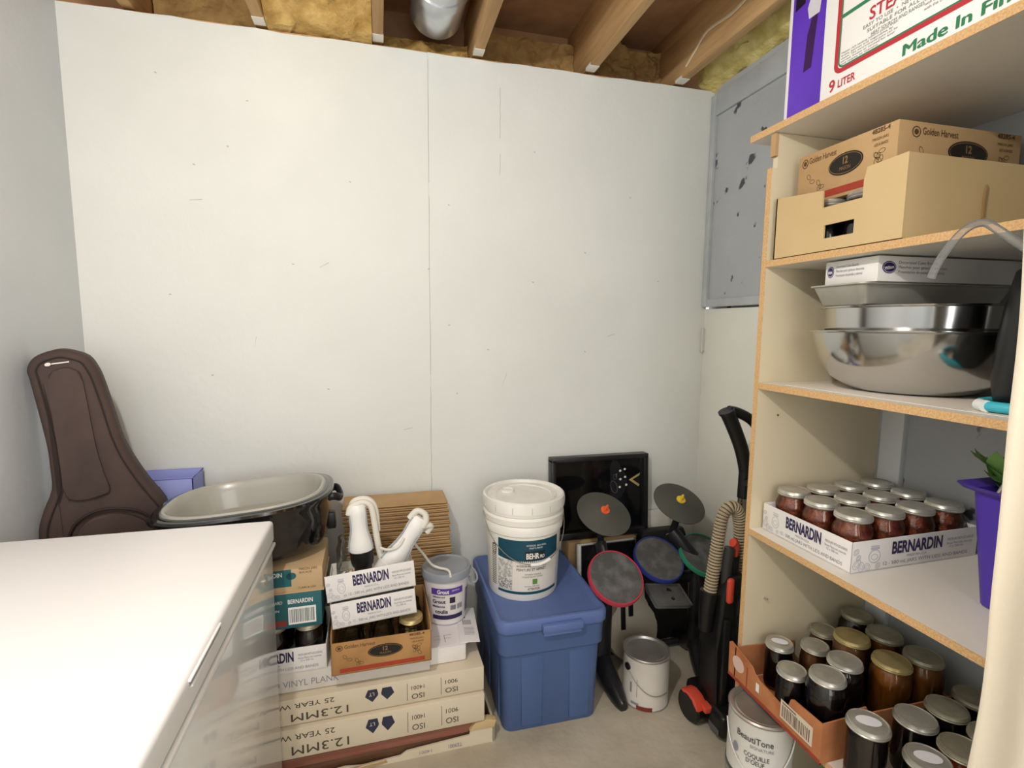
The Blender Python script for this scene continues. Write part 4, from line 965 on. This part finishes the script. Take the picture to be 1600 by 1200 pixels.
# left face in (y,z): pieces around two openings; far end lower
def lf_poly(pts): b.poly([(y-.812, z-1.5755) for y, z in pts], 0, th, M=rotm(0, 0, pi/2, (th, 0, 0)))
lf_poly([(.812, 1.5755), (1.155, 1.5755), (1.155, 1.606), (.812, 1.606)])
lf_poly([(.812, 1.606), (.922, 1.606), (.922, 1.636), (.812, 1.636)]); lf_poly([(1.0, 1.606), (1.155, 1.606), (1.155, 1.636), (1.0, 1.636)])
lf_poly([(.812, 1.636), (1.155, 1.636), (1.155, 1.677), (.812, 1.677)])
lf_poly([(.812, 1.677), (.906, 1.677), (.906, 1.712), (.90, 1.738), (.812, 1.742)]); lf_poly([(1.008, 1.677), (1.155, 1.677), (1.155, 1.730), (1.010, 1.716)])
b.box(th, PX, .0004, th, 0, PH).box(PX-th, PX, 0, PY, 0, PH).box(0, PX, PY-th, PY, 0, PH-.01).box(0, PX, 0, PY, 0, .003)
b.out('box_body', CARD2, pb)
B().tube([(.205, -.0015, .052), (.203, -.0025, .09), (.207, -.0015, .118)], .0025, n=6, flat=1).out('slit', mat('slit_brown', '8a6c42', rough=.8), pb)
for i, (x, y) in enumerate([(1.06, .95), (1.06, 1.05), (1.16, .95), (1.16, 1.05), (1.27, .95), (1.27, 1.05)]):
    jar('dark jar inside the pale produce box, %s' % ['behind the hand hole', 'farther left of the hand hole', 'second row near side', 'second row far side', 'third row near side', 'third row far side'][i], x, y, 1.579, r=.042, h=.125, fill=DARKJ, group='jars in the produce box')
hc = thing('jar_carton', 'brown jar carton with black oval emblem in the produce box', 'box', (1.046, .878, 1.706), (0, 0, 0), 'brown cartons with the black oval emblem')
B().box(0, .35, 0, .262, 0, .125, r=.002).out('carton_body', CARD, hc)
harvest(((0, .262, 0), (0, -1, 0), (0, 0, 1)), .262, .125, hc); harvest(((0.02, 0, 0), (1, 0, 0), (0, 0, 1)), .33, .125, hc)

# ---- top shelf cartons
stc = thing('steam_juicer_carton', 'white carton with red and green framed print on the top shelf', 'box', (1.012, .35, 1.9178))
B().box(0, .33, 0, .705, 0, .33, r=.002).out('carton_body', mat('carton_white', 'f1f0ec', rough=.45), stc)
B().box(-.003, .33, 0, .700, -.0001, .004).out('bottom_flap', CARD, stc)
O = LF(0, .705, 0)    # x runs from the far end towards the camera
a = Ink(*O)
a.text('9', .026, .020, .026, w=.016, bold=.02).text('LITER', .050, .022, .017, w=.044, bold=.02)
def frame_path(a, x0, z0, x1, z1, t, r=.02, l=0):
    a.rect(x0+r, z0, x1, z0+t, l).rect(x0, z0+r, x0+t, z1, l)
    n = 8
    for i in range(n):
        p, q_ = pi+pi/2*i/n, pi+pi/2*(i+1)/n
        a.poly([(x0+r+r*cos(p), z0+r+r*sin(p)), (x0+r+r*cos(q_), z0+r+r*sin(q_)), (x0+r+(r-t)*cos(q_), z0+r+(r-t)*sin(q_)), (x0+r+(r-t)*cos(p), z0+r+(r-t)*sin(p))], l)
frame_path(a, .036, .052, .60, .30, .010)
a.text('STEAM JUICER', .118, .128, .026, w=.21, bold=.015)
a.out('red_print', INKR, stc)
a = Ink(*O); frame_path(a, .046, .062, .60, .30, .0035, r=.016); a.rect(.0495, .168, .60, .176); a.text('Made In Finland', .200, .018, .022, w=.245).text('Made In Finland', .2014, .0184, .022, w=.245, l=1.5).text('Made In Finland', .1990, .0176, .022, w=.245, l=1.2).out('green_print', INKGR, stc)
a = Ink(*O)
for i, s in enumerate(['EASY TO USE  •  NEW', 'SUITABLE FOR ALL', 'HEAT SOURCES AND RANGES']): a.text(s, .105+.01*i, .116-.011*i, .0075, w=.11)
for i, s in enumerate(['Makes rich tasting natural juices from', 'fruits, berries and vegetables by', 'steam. The concentrated juice can be', 'served, frozen or canned for later', 'and retains its vitamins.']): a.text(s, .054, .0905-.0058*i, .0042, w=[.13, .12, .13, .125, .09][i])
for i in range(5): a.text('with the best possible flavour and colour', .235, .116-.0085*i, .0055, w=.13)
a.out('small_print', mat('ink_mid', '77786f', rough=.6), stc)
pc = thing('purple_carton', 'purple printed carton with white borders at the end of the top shelf', 'box', (1.035, 1.065, 1.9178))
B().box(0, .25, 0, .128, 0, .33, r=.002).out('carton_body', mat('carton_white2', 'eceaf0', rough=.45), pc)
a = Ink(*LF(0, .128, 0)); a.rect(.012, .0, .126, .33).out('purple_print', mat('purple_print', '5b35b5', rough=.35, var='6b42c6', vscale=5), pc)
a = Ink(*LF(0, .128, 0)); a.poly([(.058, .115), (.082, .118), (.094, .25), (.084, .26), (.064, .20)], 2).out('handle_slot_print', mat('purple_dark', '3a1d4f', rough=.4), pc)  # dark slot printed below the pot handle
a = Ink(*LF(0, .128, 0)); a.poly([(.066, .235), (.098, .235), (.104, .29), (.074, .30), (.060, .262)], 3).out('handle_print', mat('print_silver', 'cfcdd6', rough=.3), pc)
a = Ink(*LF(0, .128, 0)); a.poly([(.02, .275), (.05, .28), (.055, .33), (.02, .33)], 2).out('dark_print', mat('print_black2', '1a1026', rough=.4), pc)

# ---- bowls, pans
bw = thing('mixing_bowl', 'large wide stainless steel mixing bowl on the liner', 'bowl', (1.214, .935, 1.2542))
B().lathe([(0, 0), (.10, 0), (.125, .004), (.165, .030), (.190, .070), (.204, .110), (.210, .136), (.218, .138), (.219, .141), (.209, .142), (.203, .130), (.187, .072), (.16, .034), (.12, .010), (0, .006)], n=96).out('bowl_body', STEEL, bw)
b2 = thing('steel_pan', 'straight-sided stainless steel pan nested in the large bowl', 'pan', (1.214, .935, 1.362))
B().lathe([(0, 0), (.165, 0), (.178, .006), (.186, .084), (.194, .086), (.195, .089), (.184, .090), (.176, .008), (.16, .003), (0, .003)], n=96).out('pan_body', STEEL, b2)
bp2 = thing('baking_pan', 'dull grey rectangular aluminium baking pan above the steel pan', 'baking pan', (1.215, .955, 1.4515), (0, 0, radians(-3)))
rloft([(.185, .055, .012, 0), (.190, .060, .014, .003), (.207, .072, .016, .043), (.213, .078, .018, .045), (.213, .078, .018, .048), (.205, .070, .015, .047), (.188, .057, .012, .004)], 'pan_body', ALU, bp2, capa=True, capb=True)
wl = thing('cake_board_carton', 'flat white cake board carton with purple oval logo atop the baking pan', 'box', (1.028, .882, 1.5010), (0, 0, radians(-2.5)))
WL = (.395, .140, .054)
B().box(0, WL[0], 0, WL[1], 0, WL[2], r=.002).out('carton_body', mat('carton_white3', 'e7e4df', rough=.5), wl)
for O_, W_ in ((((0, 0, 0), (1, 0, 0), (0, 0, 1)), .395), (((0, .140, 0), (0, -1, 0), (0, 0, 1)), .140)):
    big = W_ > .2; x0 = .028 if big else .016
    Ink(*O_).oval(x0, .030, .018 if big else .010, .013).out('logo', mat('logo_purple', '33205e', rough=.5), wl)
    Ink(*O_).ring(x0, .030, .016 if big else .009, .011, .0008, l=2).text('Wilton', x0, .026, .007, w=.024 if big else .012, align='C', bold=.03, l=3, rot=.2).out('logo_lettering', INKW, wl)
    a = Ink(*O_)
    for i, s in enumerate(['Decorated Cake Boards', 'Planches pour gateaux decorees', 'Presentacion de pasteles y adornos']): a.text(s, x0+(.024 if big else .016), .038-i*.010, .0065, w=(.13 if big else .075)*[.8, 1, .95][i])
    a.out('small_print', INKG, wl)
tu = B().tube([(.93, .697, 1.488), (.932, .688, 1.515), (.936, .672, 1.545), (.938, .652, 1.566), (.94, .630, 1.570), (.94, .610, 1.556), (.945, .57, 1.520), (.955, .50, 1.46), (.975, .45, 1.40), (1.02, .44, 1.34), (1.06, .46, 1.27)], .0065, n=14).out('plastic_tube', CLEARP)
tag(tu, 'clear bent plastic siphon tube hanging in front of the shelves', 'tube')
ap = thing('black_jug', 'tall rounded black jug at the right frame edge beside the steel bowl', 'jug', (1.150, .650, 1.2592))
B().lathe([(0, 0), (.052, 0), (.062, .006), (.068, .05), (.066, .12), (.058, .20), (.050, .245), (.046, .25), (0, .25)], n=40).out('jug_body', mat('jug_black', '141517', rough=.3), ap)
tr = thing('teal_trivet', 'teal and white foam ring under the black jug', 'trivet', (1.120, .650, 1.2545))
b = B()
b.tube([(.075*cos(2*pi*i/12)*1.0, .055*sin(2*pi*i/12), .010) for i in range(12)], .0095, n=12, cyc=True, smooth=4).out('ring', mat('teal_foam', '3fb3c4', rough=.5), tr)
B().tube([(-.066, .032, .010), (-.079, .012, .010)], .0108, n=12, smooth=0).tube([(-.050, -.043, .008), (-.066, -.030, .008)], .0108, n=12, smooth=0).out('white_band', mat('foam_white', 'e8ebe8', rough=.5), tr)

# ---- shelf with salsa tray and purple bin
TX, TY = 1.030, .886
st = bern_tray('jar_tray', 'white printed tray with twelve salsa jars on the middle shelf', (TX, TY, .8418), (0, 0, radians(1)), .395, .275, .074, front_text=True, left_text=True)
rows = ['nearest row', 'middle row', 'farthest row']; cols = ['at the shelf front edge', 'second from the shelf edge', 'third from the shelf edge', 'against the wall side']
for r_ in range(3):
    for c_ in range(4):
        x0, y0 = TX+.052+c_*.097, TY+.048+r_*.089; dx = (x0-TX)*cos(radians(1))-(y0-TY)*sin(radians(1)); dy = (x0-TX)*sin(radians(1))+(y0-TY)*cos(radians(1))
        jar('red salsa jar in the middle shelf tray, %s, %s' % (rows[r_], cols[c_]), TX+dx, TY+dy, .8449, r=.0435, h=.122, rl=.0385, lid=LIDS, fill=SALSA, group='salsa jars in the white tray')
PUR = mat('bin_purple', '4a32a0', rough=.35, var='5038a8', vscale=3)
pbn = thing('purple_bin', 'purple tapered plastic bin holding greenery on the middle shelf', 'bin', (1.245, .665, .8418))
rloft([(.070, .055, .02, 0), (.076, .060, .022, .004), (.100, .078, .025, .235), (.103, .081, .025, .237), (.116, .094, .028, .243), (.122, .10, .03, .250), (.118, .096, .028, .251), (.097, .076, .025, .240), (.072, .056, .02, .006)], 'bin_wall', PUR, pbn, capa=True, capb=True)
B().tube([(-.095, .03, .243), (-.07, .03, .268), (-.02, .028, .285), (.04, .025, .275), (.095, .02, .243)], .0035, n=8).out('wire_handle', STEELD, pbn)
gl = thing('leafy_greens', 'green leaves poking out of the purple bin', 'plant', (1.235, .700, 1.085))
rnd = random.Random(3); LEAF = mat('leaf_green', '6f9a50', rough=.6, var='86ad62', vscale=20)
b = B()
for k in range(26):
    a1 = rnd.random()*2*pi; e = rnd.uniform(.4, 1.35); ln = rnd.uniform(.05, .09); bx, by = rnd.uniform(-.04, .05), rnd.uniform(-.04, .04)
    M = rotm(0, 0, a1, (bx, by, rnd.uniform(-.02, .03))) @ rotm(0, -e, 0)
    ws = [0, .5, .9, 1, .85, .5, 0]; W_ = ln*.28
    up_ = [b.bm.verts.new(M @ Vector((ln*i/6, W_*ws[i]+.0002, .004*sin(i)))) for i in range(7)]; dn = [b.bm.verts.new(M @ Vector((ln*i/6, -W_*ws[i]-.0002, .004*sin(i)))) for i in range(7)]; md = [b.bm.verts.new(M @ Vector((ln*i/6, 0, -.006*ws[i]))) for i in range(7)]
    for i in range(6): b.bm.faces.new([up_[i], up_[i+1], md[i+1], md[i]]); b.bm.faces.new([md[i], md[i+1], dn[i+1], dn[i]])
b.tube([(0, 0, -.06), (0, 0, .01)], .02, n=8, smooth=0)
b.out('leaves', LEAF, gl, recalc=False)

# ---- bottom shelf: orange-brown fruit tray and preserve jars
ft = thing('fruit_tray', 'orange-brown cut-out cardboard tray of preserve jars on the lowest shelf', 'tray', (.968, .868, .3925))
b = B()
lp_ = [(.868, .39), (1.192, .39), (1.194, .488), (1.186, .494), (1.100, .474), (1.090, .462), (1.070, .452), (.985, .444), (.972, .452), (.962, .482), (.955, .486), (.868, .490)]
b.poly([(y-.868, z-.39) for y, z in lp_], 0, .004, M=rotm(0, 0, pi/2, (.004, 0, 0)))
b.poly([(.004, 0), (.40, 0), (.40, .098), (.135, .102), (.125, .120), (.095, .118), (.09, .104), (.004, .100)], .0004, .004)
b.box(.396, .40, 0, .295, 0, .09).poly([(0, 0), (.20, 0), (.20, .09), (0, .098)], .296, .300).box(0, .40, 0, .29, 0, .003)
b.out('tray_body', CARDO, ft)
a = Ink(*LF(0, .324, 0)); a.rect(.20, .022, .30, .072).out('barcode_label', mat('label_tan', 'd8cbb4', rough=.6), ft)
a = Ink(*LF(0, .324, 0))
xx = .206
while xx < .294: ww = random.choice([.0012, .002, .003]); a.rect(xx, .028, xx+ww, .060, l=2); xx += ww+random.choice([.0015, .003])
a.rect(.206, .064, .25, .0675, l=2).out('barcode', mat('barcode_ink2', '6f5c55', rough=.6), ft)
a = Ink(*LF(0, .324, 0)); a.rect(.112, .028, .124, .052).out('white_spot', INKW, ft)
a = Ink(*LF(0, .324, 0)); a.oval(.04, .055, .024, .022).out('pale_emblem', mat('emblem_pale', 'd9bcae', rough=.6), ft)
a = Ink(*FR(0, 0, 0)); a.oval(.105, .045, .030, .030).out('pale_emblem', mat('emblem_pale2', 'c79a78', rough=.6), ft)
a = Ink(*LF(0, .324, 0)); a.rect(.0, .0, .324, .010).rect(.075, .002, .078, .07, l=1); a.out('red_print', mat('tray_red', '9c3f2a', rough=.6), ft)
Z3 = .3955
P = [
 ('small dark jar with white lid sticker at the far left corner of the fruit tray', 1.062, 1.108, .036, .132, LIDS, DARKJ, -.6),
 ('small brown preserve jar second along the back of the fruit tray', 1.150, 1.075, .036, .132, LIDS, BROWNJ, 0),
 ('small brown preserve jar beside the shelf side panel, farthest back', 1.235, 1.13, .036, .132, LIDD, BROWNJ, 0),
 ('small dark jar in the fruit tray nearest the low cut-out side', 1.008, 1.005, .036, .132, LIDS, DARKJ, 0),
 ('large round dark jar at the near corner of the fruit tray', 1.034, .925, .046, .170, LIDS, DARKJ, 0),
 ('large dark jar beside the near corner jar, silver lid', 1.130, .965, .044, .165, LIDS, DARKJ, 0),
 ('large brown preserve jar with gold lid in the middle of the tray', 1.222, 1.030, .044, .175, LIDG, BROWNJ, 0),
 ('large preserve jar with dull lid at the back beside the wall', 1.335, 1.115, .045, .175, LIDD, DARKJ, 0),
 ('large amber jar with dull lid behind the gold-lidded amber jar', 1.322, 1.020, .044, .175, LIDD, AMBER, 0),
 ('large amber jar with wide gold lid in the near row of the tray', 1.232, .925, .047, .175, LIDG, AMBER, 0),
 ('large amber jar with dull grey-green lid in the near row by the wall', 1.328, .920, .046, .175, LIDD, AMBER, 0),
]
for lb, x, y, r, h, ld_, fl, s in P: jar(lb, x, y, Z3+.003, r=r, h=h, rl=(.0345 if r < .04 else (.0385 if fl is DARKJ else .0415)), lid=ld_, fill=fl, group='preserve jars in the fruit tray', sticker=s, wide=r > .04)
P = [
 ('dark jar with white lid sticker standing just outside the fruit tray corner', 1.016, .800, .039, .155, LIDS, DARKJ, -.5),
 ('dark-filled silver-lidded jar second from the shelf front edge, outside the tray', 1.160, .806, .041, .135, LIDS, DARKJ, 0),
 ('dark jar with dull lid third from the shelf front edge', 1.262, .812, .041, .135, LIDD, DARKJ, 0),
 ('dark jar with dull lid nearest the wall outside the tray', 1.362, .822, .041, .135, LIDD, DARKJ, 0),
 ('dark jar with long white lid sticker in the near row', 1.070, .712, .041, .135, LIDS, DARKJ, -.5),
 ('red sauce jar with dull lid in the near row', 1.170, .716, .041, .135, LIDD, REDJ, 0),
 ('reddish jar partly hidden by the cream cloth in the near row', 1.268, .724, .041, .135, LIDD, REDJ, 0),
 ('dark jar mostly hidden behind the cream cloth', 1.08, .610, .041, .135, LIDD, DARKJ, 0),
]
for lb, x, y, r, h, ld_, fl, s in P: jar(lb, x, y, .3928, r=r, h=h, rl=.0405, lid=ld_, fill=fl, group='loose preserve jars on the lowest shelf', sticker=s, wide=True)

# ---- gallon cans beside the unit
c0 = can('paint_can', 'lower paint can under the off-white labelled paint can', (.992, 1.080), 0, .084, .186, m=STEELD)
c2 = can('paint_can', 'off-white paint can with black lettering and wire handle below the fruit tray', (.992, 1.080), .1885, .084, .182, m=mat('can_offwhite', 'd8d6cf', rough=.4))
cv = math.atan2(-1.08, -.992)
a = wc(cv, .0838); a.text('BeautiTone', -.058, .128, .018, w=.092, bold=.01).text('COQUILLE', -.036, .085, .013, w=.062, bold=.005).text("D'OEUF", -.030, .068, .013, w=.045, bold=.005); a.out('label_lettering', mat('ink_charcoal', '4b4a4c', rough=.6), c2)
a = wc(cv, .0838); a.text('SIGNATURE', -.022, .112, .009, w=.058).oval(-.062, .088, .009, .014).text('3.7 L', -.066, .060, .007, w=.018).out('label_small', INKG, c2)
B().tube([(.0875*cos(cv-1.25+t*2.5), .0875*sin(cv-1.25+t*2.5), .140-.105*sin(pi*t)**.8) for t in [i/20 for i in range(21)]], .0018, n=6, smooth=1).out('bail_handle', mat('bail_white', 'd0d0cc', rough=.4), c2)
B().lathe([(.0835, .0), (.0848, .001), (.0848, .014), (.0835, .015)], n=56).out('base_band', mat('band_grey', '5b6163', rough=.4, metal=.5), c2)

# ---- cream cloth hanging in front of the shelves at the right
bm = bmesh.new(); nx, nz = 40, 50; g = []
for i in range(nx+1):
    row = []
    for k in range(nz+1):
        t = i/nx; z = .02+(2.05-.02)*k/nz; y = .560-.33*t+.004*noise.noise(Vector((0, z*4, 1)))*2
        x = .925+.012*sin(t*17+.6*sin(z*2))+.006*noise.noise(Vector((t*3, z*2, 0)))
        if i == 0: y += .004*sin(z*5)
        row.append(bm.verts.new((x, y, z)))
    g.append(row)
for i in range(nx):
    for k in range(nz): bm.faces.new([g[i][k], g[i+1][k], g[i+1][k+1], g[i][k+1]])
bb = B(); bb.bm.free(); bb.bm = bm
ctn = bb.out('hanging_cloth', mat('cream_cloth', 'e6dcc6', rough=.85, var='eae1cd', vscale=3, bump=.1, bscale=120), recalc=False)
sm = ctn.modifiers.new('thickness', 'SOLIDIFY'); sm.thickness = .003
tag(ctn, 'cream cloth hanging over the right end of the shelves', 'cloth')
rod = thing('curtain_rod', 'thin rod carrying the cream cloth', 'rod', (.925, .4, 2.052)); B().tube([(0, -.25, 0), (0, .18, 0)], .006, n=10, smooth=0).out('rod', STEELD, rod)
B().tube([(0, .15, 0), (0, .15, .385)], .004, n=8, smooth=0).out('hanger', STEELD, rod); B().tube([(0, -.22, 0), (0, -.22, .385)], .004, n=8, smooth=0).out('hanger', STEELD, rod)
